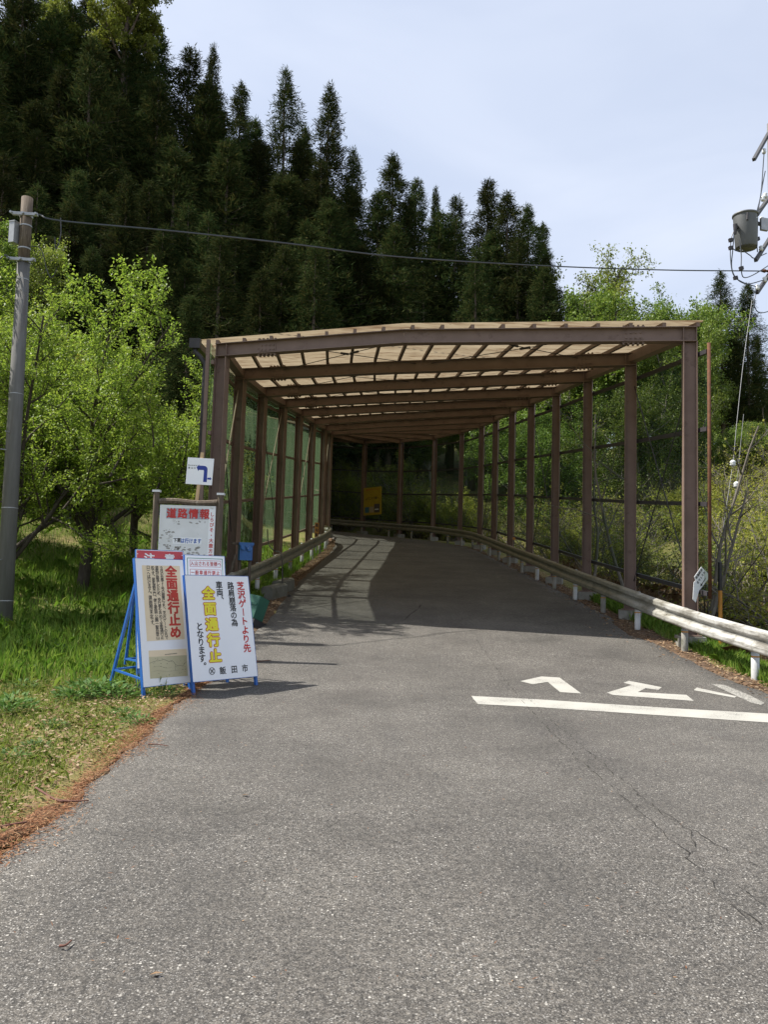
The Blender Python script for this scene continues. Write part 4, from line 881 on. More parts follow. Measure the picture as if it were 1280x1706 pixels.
A_ = lambda *q: [at(*p) for p in q]
for pts in (A_((1223, 386, 21), (1219, 400, 21), (1218, 430, 21), (1223, 458, 21), (1238, 470, 21), (1262, 478, 21)), A_((1224, 388, 21), (1222, 415, 21), (1220, 445, 21), (1228, 464, 21), (1246, 473, 21), (1275, 466, 21.4)), A_((1233, 400, 20.9), (1236, 425, 20.9), (1236, 448, 20.9), (1240, 462, 21), (1256, 458, 21.2), (1285, 440, 22)), A_((1236, 416, 20.9), (1228, 418, 21), (1222, 414, 21)), A_((1238, 417, 21), (1250, 425, 21.2), (1258, 430, 21.3), (1278, 422, 21.6)), A_((1262, 352, 21.1), (1269, 320, 21.4), (1274, 255, 21.6)), A_((1264, 352, 21.1), (1273, 300, 21.5), (1276, 285, 21.6)), A_((1260, 492, 21), (1257, 505, 21), (1262, 518, 21), (1272, 521, 21.2), (1290, 516, 22)), A_((1262, 360, 21), (1261, 395, 21), (1263, 420, 21))):
    cable('jumper_wire', pts, .014, 'wire_grey', parent=T, org_=org)
for q in ((1218.5, 400, 21), (1226.5, 463, 21), (1236, 447, 20.9), (1263, 398, 21.2), (1218.5, 413, 21)):
    c = at(*q); mb = MB(); mb.obox(c, (.05, 0, .01), (0, .04, 0), (-.01, 0, .045)); mb.build('wire_clamp', M['dark_metal'], T, org)
# span wire between the two poles
P0 = pb + ax * Lp * .955 + np.array([.26, -.10, 0]); P = [P0, P0 + (.38, .15, -.045), at(290, 385, 15.3), at(480, 405.5, 16.8), at(640, 425.5, 18.0), at(800, 437, 19.2), at(960, 445, 20.2), at(1120, 450, 21.0), at(1272, 451.5, 21.8)]
cable('overhead_wire', P, .017, 'wire_grey', 8, label='overhead wire strung between the two utility poles')
mb = MB(); c = at(1278, 451.5, 21.85); mb.tube([c - (.14, 0, 0), c - (.05, 0, 0), c, c + (.09, 0, 0)], [.03, .055, .03, .055], 8); mb.build('strain_insulator', M['rust'], T, org)
# guy wires
cable('guy_wire', [pb + ax * Lp * .845 + np.array([-.2, -.1, 0]), at(0, 430, 13.4), at(-60, 505, 13.2)], .010, 'wire_grey', label='short guy wire running down left from the grey pole')
G1 = [at(1254, 500, 21.2), at(1240, 600, 20.6), at(1229, 700, 20.0), at(1222, 772, 19.6), at(1204, 900, 19.0)]; G1.append(np.array([G1[-1][0] - .3, 18.7, H(G1[-1][0] - .3, 18.7)]))
TG = thing('guy_wire', G1[-1], 'long guy wire with a white ball insulator coming down among the bare branches', 'wire'); org = tuple(G1[-1])
mb = MB(); mb.tube(catmull(G1, 5), .008, 5); mb.build('cable', M['wire_grey'], TG, org)
def ball(c, T_):
    mb = MB(); a = np.linspace(-pi / 2, pi / 2, 11); rr = .078 * np.cos(a) * (1 - .25 * np.exp(-(a / .15) ** 2)); mb.tube([c + (0, 0, .088 * sin(t)) for t in a], np.maximum(rr, .004), 14); mb.build('ball_insulator', M['ceramic'], T_, org, True)
ball(G1[3], TG)
G2 = [at(1240, 690, 20.0), at(1236, 730, 19.8), at(1228, 808, 19.4), at(1218, 880, 19.2)]; G2.append(np.array([G2[-1][0] - .2, 19.0, H(G2[-1][0] - .2, 19.0)]))
TG2 = thing('guy_wire', G2[-1], 'shorter guy wire carrying the lower white ball insulator', 'wire'); org = tuple(G2[-1]); mb = MB(); mb.tube(catmull(G2, 5), .006, 5); mb.build('cable', M['wire_grey'], TG2, org); ball(G2[2], TG2)

# ------------------------------------------------------------------ vegetation builders
def nrm(v): return v / (np.linalg.norm(v) + 1e-12)
def skel(seed, start, d0, levels):
    """levels: dicts n, len (lo, hi), ang (lo, hi), r, up, t0, wob, seg; returns branches [(pts, radii, level)]"""
    r = np.random.default_rng(seed); out = []
    def grow(p, d, lv, ln, rad):
        P = levels[lv]; ns = P.get('seg', 5); pts = [p]; d = nrm(d); st = ln / ns
        for i in range(ns):
            d = nrm(d + r.normal(0, P.get('wob', .12), 3) + np.array([0, 0, P.get('up', .05)])); p = p + d * st; pts.append(p)
        pts = np.array(pts); rr = np.linspace(rad, rad * P.get('taper', .45), ns + 1); out.append((pts, rr, lv))
        if lv + 1 < len(levels):
            Q = levels[lv + 1]; n = Q['n']; ph = r.uniform(0, 6.3)
            for k in range(n):
                t = Q.get('t0', .3) + (1 - Q.get('t0', .3)) * (k + r.uniform(.1, .9)) / n; i = min(int(t * ns), ns - 1); fr = t * ns - i
                q = pts[i] + (pts[i + 1] - pts[i]) * fr; ax = nrm(pts[i + 1] - pts[i]); a, b = basis(ax); ph += 2.4 + r.normal(0, .5); an = radians(r.uniform(*Q['ang']))
                nd = ax * cos(an) + (a * cos(ph) + b * sin(ph)) * sin(an)
                if Q.get('flat'): nd[2] *= Q['flat']
                grow(q, nd, lv + 1, r.uniform(*Q['len']) * (1 - Q.get('shr', .4) * t), min(Q['r'], np.interp(t, np.linspace(0, 1, ns + 1), rr) * .8) * r.uniform(.75, 1.1))
    grow(np.asarray(start, float), np.asarray(d0, float), 0, r.uniform(*levels[0]['len']), levels[0]['r']); return out
def wood(br, maxlv=9, sides=(10, 7, 5, 4, 3)):
    mb = MB()
    for pts, rr, lv in br:
        if lv <= maxlv: mb.tube(pts, rr, sides[min(lv, 4)], cap=False)
    return mb
def rhombs(C, D, Nn, ln, wd, fold=0):                # leaf shapes: base, side, tip, side
    C = np.asarray(C); D = D / np.linalg.norm(D, axis=1)[:, None]; S = np.cross(D, Nn); S /= np.linalg.norm(S, axis=1)[:, None] + 1e-9
    ln = np.asarray(ln).reshape(-1, 1); wd = np.asarray(wd).reshape(-1, 1); up = np.cross(S, D)
    V = np.empty((len(C), 4, 3)); V[:, 0] = C; V[:, 1] = C + D * ln * .45 + S * wd / 2 + up * fold * wd; V[:, 2] = C + D * ln; V[:, 3] = C + D * ln * .45 - S * wd / 2 + up * fold * wd
    return V.reshape(-1, 3)
def leaves(br, lv, per_m, ln, wd, seed, spread=.05, t0=.1, horiz=.5):
    r = np.random.default_rng(seed); C = []; D = []
    for pts, rr, l in br:
        if l != lv: continue
        L_ = np.linalg.norm(pts[-1] - pts[0]); n = max(2, r.poisson(per_m * L_)); t = r.uniform(t0, 1, n) * (len(pts) - 1); i = np.minimum(t.astype(int), len(pts) - 2)
        C.append(pts[i] + (pts[i + 1] - pts[i]) * (t - i)[:, None] + r.normal(0, spread, (n, 3))); D.append((pts[i + 1] - pts[i]) / (np.linalg.norm(pts[i + 1] - pts[i], axis=1)[:, None] + 1e-9) * .5 + r.normal(0, .6, (n, 3)) - np.array([0, 0, .25]))
    C = np.concatenate(C); D = np.concatenate(D); n = len(C); Nn = r.normal(0, horiz, (n, 3)) + np.array([0, 0, 1.0])
    return rhombs(C, D, Nn, r.uniform(*ln, n), r.uniform(*wd, n), .12)

# cherry trees on the lawn ------------------------------------------------
def cherry(base, lean, seed, label, tl=1.7, ll=(3.2, 4.4), r0=.17, n1=7, per=120):
    g = H(base[0], base[1]); b = np.array([base[0], base[1], g - .1]); T = thing('cherry_tree', (b[0], b[1], g), label, 'tree', 'leafy cherry trees on the lawn')
    lv = [dict(len=(tl, tl), r=r0, up=.1, wob=.05, seg=5, taper=.8), dict(n=n1, len=ll, ang=(28, 66), r=.062, up=.05, t0=.62, wob=.09, seg=8, taper=.3, shr=0),
          dict(n=11, len=(1.3, 2.3), ang=(28, 62), r=.032, up=.06, t0=.18, wob=.11, seg=6, taper=.3), dict(n=9, len=(.55, 1.05), ang=(30, 65), r=.010, up=.03, t0=.1, wob=.12, seg=4, taper=.4)]
    br = [q for q in skel(seed, b, lean, lv) if not (q[2] >= 1 and q[0][:, 1].max() > 14.6 and q[0][:, 0].max() > -4.25 + .0 * q[2])]; o = (b[0], b[1], g)
    wood([q for q in br if q[2] < 2]).build('trunk', M['bark'], T, o, True); wood([q for q in br if q[2] >= 2]).build('branches', M['bark'], T, o, True)
    V = np.concatenate([leaves(br, 3, per, (.05, .088), (.028, .046), seed), leaves(br, 2, per * .45, (.045, .075), (.025, .04), seed + 1, t0=.3)])
    polys('crown', V - np.array(o), 4, M['cherry_leaf'], T); return T
b1 = ground_at(135, 985, 8, 40); b2 = ground_at(222, 925, 8, 45); b3 = ground_at(14, 1000, 8, 40)
cherry(b1, (.02, 0, 1), 11, 'bright green cherry tree with a dark upright trunk in the middle of the lawn', 1.7, (4.0, 5.6), .145, 10)
cherry(b2, (-.05, 0, 1), 23, 'cherry tree farther up the lawn beside the timber board, its trunk mostly hidden', 1.7, (3.4, 4.6), .13, 9)
cherry((b3[0] - .3, b3[1] + .2), (.25, -.05, 1), 37, 'cherry tree right behind the grey pole with long limbs slanting to the right', 1.0, (4.0, 5.8), .15, 10)
cherry((-11.5, 21.5), (.1, 0, 1), 51, 'cherry tree at the left frame edge, only its outer leaves in view', 1.6, (3.8, 5.0), .15, 9)

# cedars ------------------------------------------------------------------
def cedar_proto(seed, h=24.0, R=2.7, lo=.22, dens=1.0):
    r = np.random.default_rng(seed); T = thing('cedar', (0, -300 - seed * 12, -60), '', 'tree')
    k = np.linspace(0, 1, 9); mb = MB(); wx = np.cumsum(r.normal(0, .05, 9)); mb.tube(np.column_stack([wx, wx[::-1] * .5, k * h]), .26 * (1 - k) ** .85 + .015, 8)
    br = MB(); C = []; D = []; Ln = []; Wd = []
    lobes = r.uniform(.52, 1.32, (16, 6))
    n = int(430 * dens)
    for i in range(n):
        t = lo + (1 - lo) * (i + r.uniform()) / n; ph = r.uniform(0, 2 * pi); s = (1 - t) / (1 - lo)
        rad = R * (s ** .62) * lobes[min(int(t * 16), 15), int(ph / (2 * pi) * 6) % 6] * r.uniform(.72, 1.08) + .12
        if t < lo + .10: rad *= r.uniform(.5, .95)
        z = t * h; d = np.array([cos(ph), sin(ph), 0]); x0 = np.interp(t, k, wx); root = np.array([x0, 0, z + .12 * rad]); tip = root + d * rad + np.array([0, 0, -.16 * rad + .12 * (t > .85)])
        mid = (root + tip) / 2 + np.array([0, 0, -.06 * rad])
        if i % 3 == 0: br.tube([root, mid, tip], [.035 * s + .012, .02 * s + .008, .006], 3, cap=False)
        for f in (1.0, .72, .46):
            if rad * f < .25 and f < 1: continue
            c = root + (tip - root) * f; m = int(r.integers(13, 19)); sz = (.34 + .40 * s) * (1.0 if f == 1 else .9)
            dd = d * .8 + r.normal(0, .55, (m, 3)) + np.array([0, 0, r.choice([.45, .3, -.35])]); C.append(c + r.normal(0, .14 + .13 * s, (m, 3)) - d * .15); D.append(dd); Ln.append(sz * r.uniform(.6, 1.25, m)); Wd.append((.048 + .040 * s) * r.uniform(.7, 1.3, m))
    m = 14; c = np.array([[wx[-1], wx[0] * .5, h - .25]]).repeat(m, 0); C.append(c + r.normal(0, .06, (m, 3))); D.append(r.normal(0, .35, (m, 3)) + np.array([0, 0, 1.0])); Ln.append(r.uniform(.3, .75, m)); Wd.append(r.uniform(.05, .09, m))
    for i in range(12):                              # bare dead branches below the crown
        t = r.uniform(.08, lo + .08); ph = r.uniform(0, 6.3); q = np.array([np.interp(t, k, wx), 0, t * h]); br.tube([q, q + np.array([cos(ph), sin(ph), -.15]) * r.uniform(.5, 1.6)], [.02, .006], 3, cap=False)
    C = np.concatenate(C); D = np.concatenate(D); n = len(C)
    V = rhombs(C, D, r.normal(0, 1, (n, 3)), np.concatenate(Ln), np.concatenate(Wd), .1)
    tr = mb.build('trunk', M['bark_cedar'], T, (0, 0, 0), True); br.build('branches', M['bark_cedar'], tr); polys('crown', V, 4, M['cedar_leaf'], T); T['h'] = h; return T
CED = [cedar_proto(1, 24, 3.7, .20, 1.2), cedar_proto(2, 24, 3.0, .26), cedar_proto(3, 24, 4.0, .14, 1.3), cedar_proto(4, 24, 3.2, .30, .75), cedar_proto(5, 24, 3.0, .12, 1.1), cedar_proto(6, 24, 3.5, .24, .9)]
_used = set()
def place(protos, k, x, y, h, wid, label, group, rz):
    p = protos[k]; z = H(x, y) - .15; s = h / p['h']
    if k in _used and id(protos) == id(CED) or (id(protos), k) in _used:
        return dup(p, (x, y, z), rz, (s * wid, s * wid, s), label, group)
    _used.add((id(protos), k)); p.location = (x, y, z); p.rotation_euler = (0, 0, rz); p.scale = (s * wid, s * wid, s); p['label'] = label; p['group'] = group; return p
rf = np.random.default_rng(77)
def by_top(protos, px, py, d, label, group, k=None, wid=1.0, hr=(6, 34)):
    q = at(px, py, d); h = q[2] - H(q[0], q[1]) + .15; h = min(max(h, hr[0]), hr[1])
    return place(protos, int(rf.integers(len(protos))) if k is None else k, q[0], q[1], h, wid * rf.uniform(.88, 1.14), label, group, rf.uniform(0, 6.3))
GC = 'dark cedars of the hillside forest'
SKY = [(-30, -150, 66), (40, -120, 70), (95, -70, 66), (150, -60, 72), (196, -8, 67), (238, 12, 64), (268, 60, 68), (313, 82, 66), (356, 80, 72), (402, 142, 70), (430, 205, 66), (481, 120, 66), (512, 215, 70), (551, 146, 64), (590, 252, 66), (660, 262, 62), (692, 300, 66), (727, 315, 74), (757, 330, 64), (813, 303, 66), (848, 322, 62), (884, 345, 64), (905, 375, 67)]
SL = {356: 'slender open-topped cedar spire standing alone above the forest line, left of the gap', 481: 'tall pointed cedar at the left of the notch in the skyline, twin of the next', 551: 'tall pointed cedar with broad shoulders above the middle of the shelter', 660: 'pointed cedar rising alone over the left half of the shelter roof', 727: 'thin sparse cedar top poking up between two fuller ones', 813: 'sparse-topped cedar over the right half of the shelter roof'}
for px, py, d in SKY:
    by_top(CED, px, py, d, SL.get(px, 'dark cedar whose top stands out against the sky above the hillside'), GC, k=1 if px in (356, 727) else None, wid=.62 if px in (356, 727) else 1.0)
sx = [q[0] for q in SKY]; sy = [q[1] for q in SKY]
for row, (dy, d, step) in enumerate(((70, 61, 46), (135, 58, 44), (205, 54, 46), (270, 50, 46), (330, 47, 52), (385, 44, 60))):
    px = -60 + row * 17
    while px < 930:
        py = np.interp(px, sx, sy) + dy * (1 + .25 * (px < 300)) + rf.normal(0, 22)
        lim = 470 if px > 330 else 600
        if py < lim: 
            lab = 'dark cedar standing in the thick of the hillside forest' if px > 330 else 'dark cedar on the slope behind the cherry trees'
            by_top(CED, px + rf.normal(0, 8), py, d + rf.normal(0, 1.6), lab, GC, wid=1.2)
        px += step * rf.uniform(.8, 1.2)
by_top(CED, 905, 448, 58, 'low rounded cedar at the right end of the dark forest, beside the lime green trees', GC, k=2, wid=1.25)
by_top(CED, 960, 500, 60, 'small dark cedar at the right end of the forest, half behind the roof', GC, k=0)
by_top(CED, 1204, 456, 58, 'taller of the two dark cedars rising right of the shelter', GC, k=5, wid=1.15)
by_top(CED, 1246, 476, 58, 'shorter of the two dark cedars rising right of the shelter', GC, k=0, wid=1.1)
for px, py, d in ((1225, 560, 66), (1262, 560, 68), (1290, 585, 64), (1320, 600, 70), (1180, 585, 70)): by_top(CED, px, py, d, 'dark cedar low on the slope behind the right hand shrubs', GC)

# broadleaf trees -----------------------------------------------------------
def broad_proto(seed, h, crown, m, leaf=(.11, .18), bark='bark_pale', nm='broadleaf_tree', tl=.33, n1=9, per=95, ang=(20, 60), rk=1.0, t0=.45):
    T = thing(nm, (0, -500 - seed * 20, -60), '', 'tree')
    lv = [dict(len=(h * tl, h * tl), r=.018 * h * rk, up=.1, wob=.06, seg=5, taper=.7), dict(n=n1, len=(crown * .9, crown * 1.35), ang=ang, r=.008 * h * rk, up=.10, t0=t0, wob=.12, seg=6, taper=.35, shr=0),
          dict(n=9, len=(crown * .32, crown * .6), ang=(30, 70), r=.0035 * h * rk, up=.05, t0=.25, wob=.15, seg=4, taper=.4), dict(n=6, len=(crown * .12, crown * .26), ang=(30, 75), r=.0012 * h * rk, up=.02, t0=.15, wob=.15, seg=3, taper=.4)]
    br = skel(seed, (0, 0, 0), (.03, 0, 1), lv); zt = max(p[0][:, 2].max() for p in br)
    w = wood([q for q in br if q[2] < 2], sides=(8, 5, 4, 3)).build('trunk', M[bark], T, (0, 0, 0), True); wood([q for q in br if q[2] >= 2], sides=(8, 5, 3, 3)).build('branches', M[bark], w, (0, 0, 0))
    polys('crown', leaves(br, 3, per / (crown * .2), leaf, (leaf[0] * .6, leaf[1] * .62), seed, spread=crown * .03), 4, M[m], T); T['h'] = float(zt); return T
BR = [broad_proto(1, 14, 5.2, 'broad_leaf'), broad_proto(2, 14, 4.6, 'broad_leaf'), broad_proto(3, 13, 5.4, 'broad_leaf', n1=11)]
LM = [broad_proto(5, 14, 4.6, 'lime_leaf', per=75, leaf=(.10, .16)), broad_proto(6, 13, 4.2, 'lime_leaf', per=40, leaf=(.09, .15))]
GB = 'fresh green broadleaf trees beyond the shelter'
for px, py, d in ((1035, 470, 56), (1075, 482, 60), (1105, 508, 58), (1128, 540, 60), (1140, 590, 54), (1010, 500, 52), (1060, 520, 50), (1120, 545, 48), (1150, 640, 46), (1215, 700, 40), (1262, 705, 40), (1090, 600, 40), (1300, 690, 40), (1030, 590, 60), (985, 560, 64), (1168, 610, 62)):
    by_top(BR, px, py, d, 'fresh green broadleaf tree right of the forest, above the shelter roof' if py < 530 else 'green broadleaf tree low on the slope behind the right net', GB, hr=(4, 24), wid=.72 if px > 1100 else 1)
for px, py, d, lb in ((950, 432, 66, 'lime green tree beside the end of the dark cedars'), (990, 462, 64, 'thin pale lime tree with a see-through crown right of the cedars')):
    by_top(LM, px, py, d, lb, GB, k=0 if px == 950 else 1, hr=(6, 26))
TALL = [broad_proto(9, 36, 3.4, 'lime_leaf', per=70, leaf=(.12, .2), tl=.85, n1=15, rk=.3, t0=.72, bark='bark_cedar'), broad_proto(10, 36, 3.0, 'lime_leaf', per=60, leaf=(.12, .2), tl=.86, n1=13, rk=.3, t0=.74, bark='bark_cedar')]
by_top(TALL, 172, -150, 63.0, 'lime green broadleaf crown high among the dark cedars at the top left', GB, k=0, hr=(6, 44))
by_top(TALL, 118, -20, 62, 'lime green broadleaf crown left of the highest one at the top left', GB, k=1, hr=(6, 44))
by_top(LM, 2, 345, 34, 'bright green tree crown left of the grey pole top', GB, k=0, hr=(6, 30), wid=.9)
by_top(BR, -15, 410, 32, 'mid green tree crown at the left frame edge below the pole box', GB, k=1, hr=(6, 30))
for px, py, d in ((600, 700, 58), (660, 690, 60), (720, 700, 57), (780, 690, 58), (560, 700, 60), (830, 690, 54), (880, 690, 50), (940, 660, 46)): by_top(BR, px, py, d, 'shaded broadleaf tree in the dark behind the far net wall', GB, hr=(4, 9))

# shrubs --------------------------------------------------------------------
def shrub_proto(seed, m, per, bark='bark_pale', n1=7, leaf=(.045, .085), ln=(1.5, 2.6)):
    T = thing('shrub', (0, -800 - seed * 8, -60), '', 'shrub')
    lv = [dict(len=(.25, .25), r=.05, up=.1, wob=.05, seg=2, taper=.9), dict(n=n1, len=ln, ang=(8, 55), r=.026, up=.03, t0=.1, wob=.10, seg=7, taper=.3, shr=0), dict(n=7, len=(.5, 1.1), ang=(25, 65), r=.011, up=.03, t0=.25, wob=.13, seg=4, taper=.4), dict(n=5, len=(.2, .5), ang=(25, 65), r=.005, up=.01, t0=.15, wob=.15, seg=3, taper=.5)]
    br = skel(seed, (0, 0, -.1), (.02, 0, 1), lv); zt = max(p[0][:, 2].max() for p in br)
    wood(br, sides=(7, 5, 4, 3)).build('stems', M[bark], T, (0, 0, 0), True)
    polys('foliage', leaves(br, 3, per, leaf, (leaf[0] * .55, leaf[1] * .6), seed, spread=.05), 4, M[m], T); T['h'] = float(zt); return T
SB = [shrub_proto(1, 'shrub_leaf', 14), shrub_proto(2, 'shrub_leaf', 30), shrub_proto(3, 'shrub_leaf', 8, n1=9), shrub_proto(4, 'shrub_leaf', 105), shrub_proto(5, 'shrub_leaf', 135, n1=9), shrub_proto(6, 'broad_leaf', 95)]
GS = 'shrubs on the bank outside the right wall'
for i in range(150):
    y = rf.uniform(11.5, 52); w = rf.uniform(0, 1) ** .8
    x = float(np.interp(y, [0, 14, 33, 40, 46, 60], [6.3, 6.35, 5.6, 5.2, 3.6, 2.5])) + 1.0 + w * (6 + .22 * y)
    if y < 14 and x < 8: continue
    k = int(rf.choice(6, p=[.26, .2, .18, .13, .10, .13])); h = rf.uniform(1.6, 3.6) * (1.15 if k < 3 else .85)
    place(SB, k, x, y, h, rf.uniform(.8, 1.15), ('half-bare pale-stemmed shrub on the bank outside the right wall', 'leafy green shrub on the bank outside the right wall')[k > 2], GS, rf.uniform(0, 6.3))
for i in range(46):                                  # below and behind the far wall
    t = rf.uniform(0, 1); x = -6 + 11 * t; y = float(np.interp(x, [-6, -1, 1, 3, 5], [50.3, 49.2, 47.5, 44.6, 41])) + 1.0 + rf.uniform(0, 5) ** 1.1
    k = int(rf.choice(6, p=[.2, .2, .1, .15, .15, .2])); place(SB, k, x, y, rf.uniform(1.8, 4.2), rf.uniform(.8, 1.1), 'shrub behind the far net wall at the bend', 'shrubs behind the far wall', rf.uniform(0, 6.3))
for i in range(60):                                  # understorey of the hillside and behind the left wall
    x = rf.uniform(-26, -5.5); y = rf.uniform(26, 46)
    if y > 37 and x > -12: continue
    k = int(rf.choice([3, 4, 5, 1])); place(SB, k, x, y, rf.uniform(1.5, 3.5), rf.uniform(.9, 1.3), 'leafy shrub at the foot of the wooded slope left of the shelter', 'shrubs at the foot of the left slope', rf.uniform(0, 6.3))
# three bare, forked saplings close behind the white rail
def sapling(x, y, lean, seed, label, ln, per=5):
    g = H(x, y); T = thing('bare_sapling', (x, y, g), label, 'sapling', 'bare saplings behind the right guardrail'); o = (x, y, g)
    lv = [dict(len=(ln, ln), r=.048, up=.03, wob=.07, seg=9, taper=.4), dict(n=6, len=(1.0, 2.2), ang=(25, 65), r=.022, up=.05, t0=.25, wob=.12, seg=6, taper=.3), dict(n=5, len=(.3, .8), ang=(25, 60), r=.008, up=.05, t0=.2, wob=.14, seg=4, taper=.5)]
    br = skel(seed, (x, y, g - .1), lean, lv); wood(br, sides=(7, 5, 4)).build('trunk', M['bark_pale'], T, o, True); polys('foliage', leaves(br, 2, per, (.06, .11), (.035, .06), seed) - np.array(o), 4, M['shrub_leaf'], T)
p = at(1172, 950, 16.5); sapling(p[0], 16.5, (.75, .1, 1.3), 3, 'bare pale sapling leaning right just past the tilted sign', 3.3)
p = at(1178, 960, 18.0); sapling(p[0], 18.0, (.30, .0, 1.4), 5, 'upright bare sapling with a curved pale limb by the ball insulators', 5.0)
p = at(1210, 1000, 19.5); sapling(p[0], 19.5, (.1, 0, 1), 8, 'thin bare sapling behind the black and orange marker post', 3.2)
p = at(1060, 960, 19.0); sapling(p[0], 19.0, (-.25, .1, 1), 13, 'bare branching sapling seen through the right net', 4.4, 9)
p = at(985, 950, 23.0); sapling(p[0], 23.0, (.2, .1, 1), 17, 'taller bare sapling farther along behind the right net', 5.4, 9)

# ------------------------------------------------------------------ open shed glimpsed behind the cherry trees
sb = at(62, 955, 25.5); g = H(sb[0], sb[1]); T = thing('open_shed', (sb[0], sb[1], g), 'dim grey roofed shed half hidden behind the cherry trees', 'shed'); org = (sb[0], sb[1], g)
X0, X1, Y0, Y1 = sb[0] - 3.4, sb[0] + 1.0, 25.2, 28.5; zt = at(90, 800, 25.0)[2]
for x, y in ((X0, Y0), (X1, Y0), (X0, Y1), (X1, Y1)): mb = MB(); mb.bar((x, y, g - 1), (x, y, zt - .12), .16, .16, side=(1, 0, 0)); mb.build('post', M['concrete'], T, org)
mb = MB(); mb.box(X0 - .1, Y1 + .1, g - 1, X1 + .1, Y1 + .16, zt - .05); mb.build('back_wall', M['dark_metal'], T, org)
mb = MB(); n = 60; V = []
for i in range(n + 1):
    x = X0 - .4 + (X1 - X0 + .8) * i / n; w = .018 * cos(i * 2.1); V += [(x, Y0 - .5, zt - .05 + w), (x, Y1 + .5, zt + .55 + w)]
mb.add(V, [(2 * i, 2 * i + 2, 2 * i + 3, 2 * i + 1) for i in range(n)]); mb.build('roof', M['galv'], T, org)
mb = MB(); mb.box(X0 - .4, Y0 - .52, zt - .20, X1 + .4, Y0 - .48, zt - .03); mb.build('fascia', M['concrete'], T, org)

# ------------------------------------------------------------------ grass, weeds, litter
def blades(name, X, Y, hh, ww, m, seed, lean=.35):
    r = np.random.default_rng(seed); n = len(X); z = H(X, Y) - .01; a = r.uniform(0, 2 * pi, n); b = a + r.normal(0, .5, n) + pi / 2
    d = np.column_stack([np.cos(a), np.sin(a), np.zeros(n)]); s = np.column_stack([np.cos(b), np.sin(b), np.zeros(n)]) * (ww / 2)[:, None]
    B = np.column_stack([X, Y, z]); k = np.abs(r.normal(0, lean, n)); Mi = B + d * (hh * k * .35)[:, None] + np.array([0, 0, 1.0]) * (hh * .62)[:, None]; Tp = B + d * (hh * k)[:, None] + np.array([0, 0, 1.0]) * (hh * (1 - .25 * np.minimum(k, 1.5)))[:, None]
    V = np.empty((n, 5, 3)); V[:, 0] = B + s; V[:, 1] = B - s; V[:, 2] = Mi - s * .7; V[:, 3] = Tp; V[:, 4] = Mi + s * .7
    o = polys(name, V[:, [1, 0, 4, 3, 2]].reshape(-1, 3), 5, M[m]); return kind(o, 'stuff')
rg = np.random.default_rng(9)
def scatter_left(n, y0, y1, pw, x0=-17):
    t = rg.uniform(0, 1, n); y = (y0 ** pw + t * (y1 ** pw - y0 ** pw)) ** (1 / pw); xr = left_edge(y) - .10; xl = np.maximum(x0, -0.52 * y - 3.2); x = xl + (xr - xl) * rg.uniform(0, 1, n); return x, y
def patch(x, y, s=1.0): return .5 + .5 * np.sin(x * 1.9 * s + 1.7 * np.sin(y * 1.3 * s)) * np.sin(y * 1.6 * s + 1.2 * np.sin(x * 1.1 * s + 2))
x, y = scatter_left(240000, 3.4, 13.5, .6); e = left_edge(y) - x
keep = rg.uniform(0, 1, len(x)) < np.clip(.18 + .9 * patch(x, y, 1.3), 0, 1) * np.clip((e - .02 - .18 * patch(y, x, 2)) / .40, .02, 1); x, y = x[keep], y[keep]
blades('lawn_grass', x, y, np.abs(rg.normal(.035, .02, len(x))) + .012 + .03 * patch(x, y, .8) ** 3, rg.uniform(.004, .009, len(x)), 'grass_blade', 1, .8)
x, y = scatter_left(110000, 9.6, 33, .75, -18); keep = rg.uniform(0, 1, len(x)) < sm(9.4, 11.4, y + .5 * patch(x, y, 1)) * (.35 + .65 * patch(x, y, .6)); keep &= (left_edge(y) - x) > np.where(y > 15, 1.0, .5); x, y = x[keep], y[keep]
blades('tall_grass', x, y, rg.uniform(.12, .36, len(x)) * (.7 + .5 * patch(x, y, .9)), rg.uniform(.008, .016, len(x)), 'tall_grass', 2, .5)
# right verge beyond the road edge, and a thin strip along the left wall
n = 34000; y = rg.uniform(9.2, 20, n); x = right_edge(y) + .22 + np.abs(rg.normal(0, .75, n)); keep = rg.uniform(0, 1, n) < np.clip(.25 + patch(x, y, 1.7), 0, 1) * (1 - .75 * np.exp(-((y - 15.4) / 1.2) ** 2) * (x < right_edge(y) + .8)); x, y = x[keep], y[keep]
blades('verge_grass', x, y, rg.uniform(.06, .26, len(x)), rg.uniform(.006, .012, len(x)), 'tall_grass', 3, .5)
n = 9000; y = rg.uniform(16, 37, n); x = left_edge(y) - .35 - np.abs(rg.normal(0, .45, n)); blades('verge_grass', x, y, rg.uniform(.05, .28, n), rg.uniform(.008, .015, n), 'tall_grass', 4, .5)
# dead litter on the right bank, tangled dry stalks
n = 26000; y = rg.uniform(11, 30, n); x = 6.5 + np.abs(rg.normal(0, 4.5, n)); blades('dry_stalks', x, y, rg.uniform(.15, .75, n), rg.uniform(.008, .016, n), 'dry_leaf', 5, 1.1)
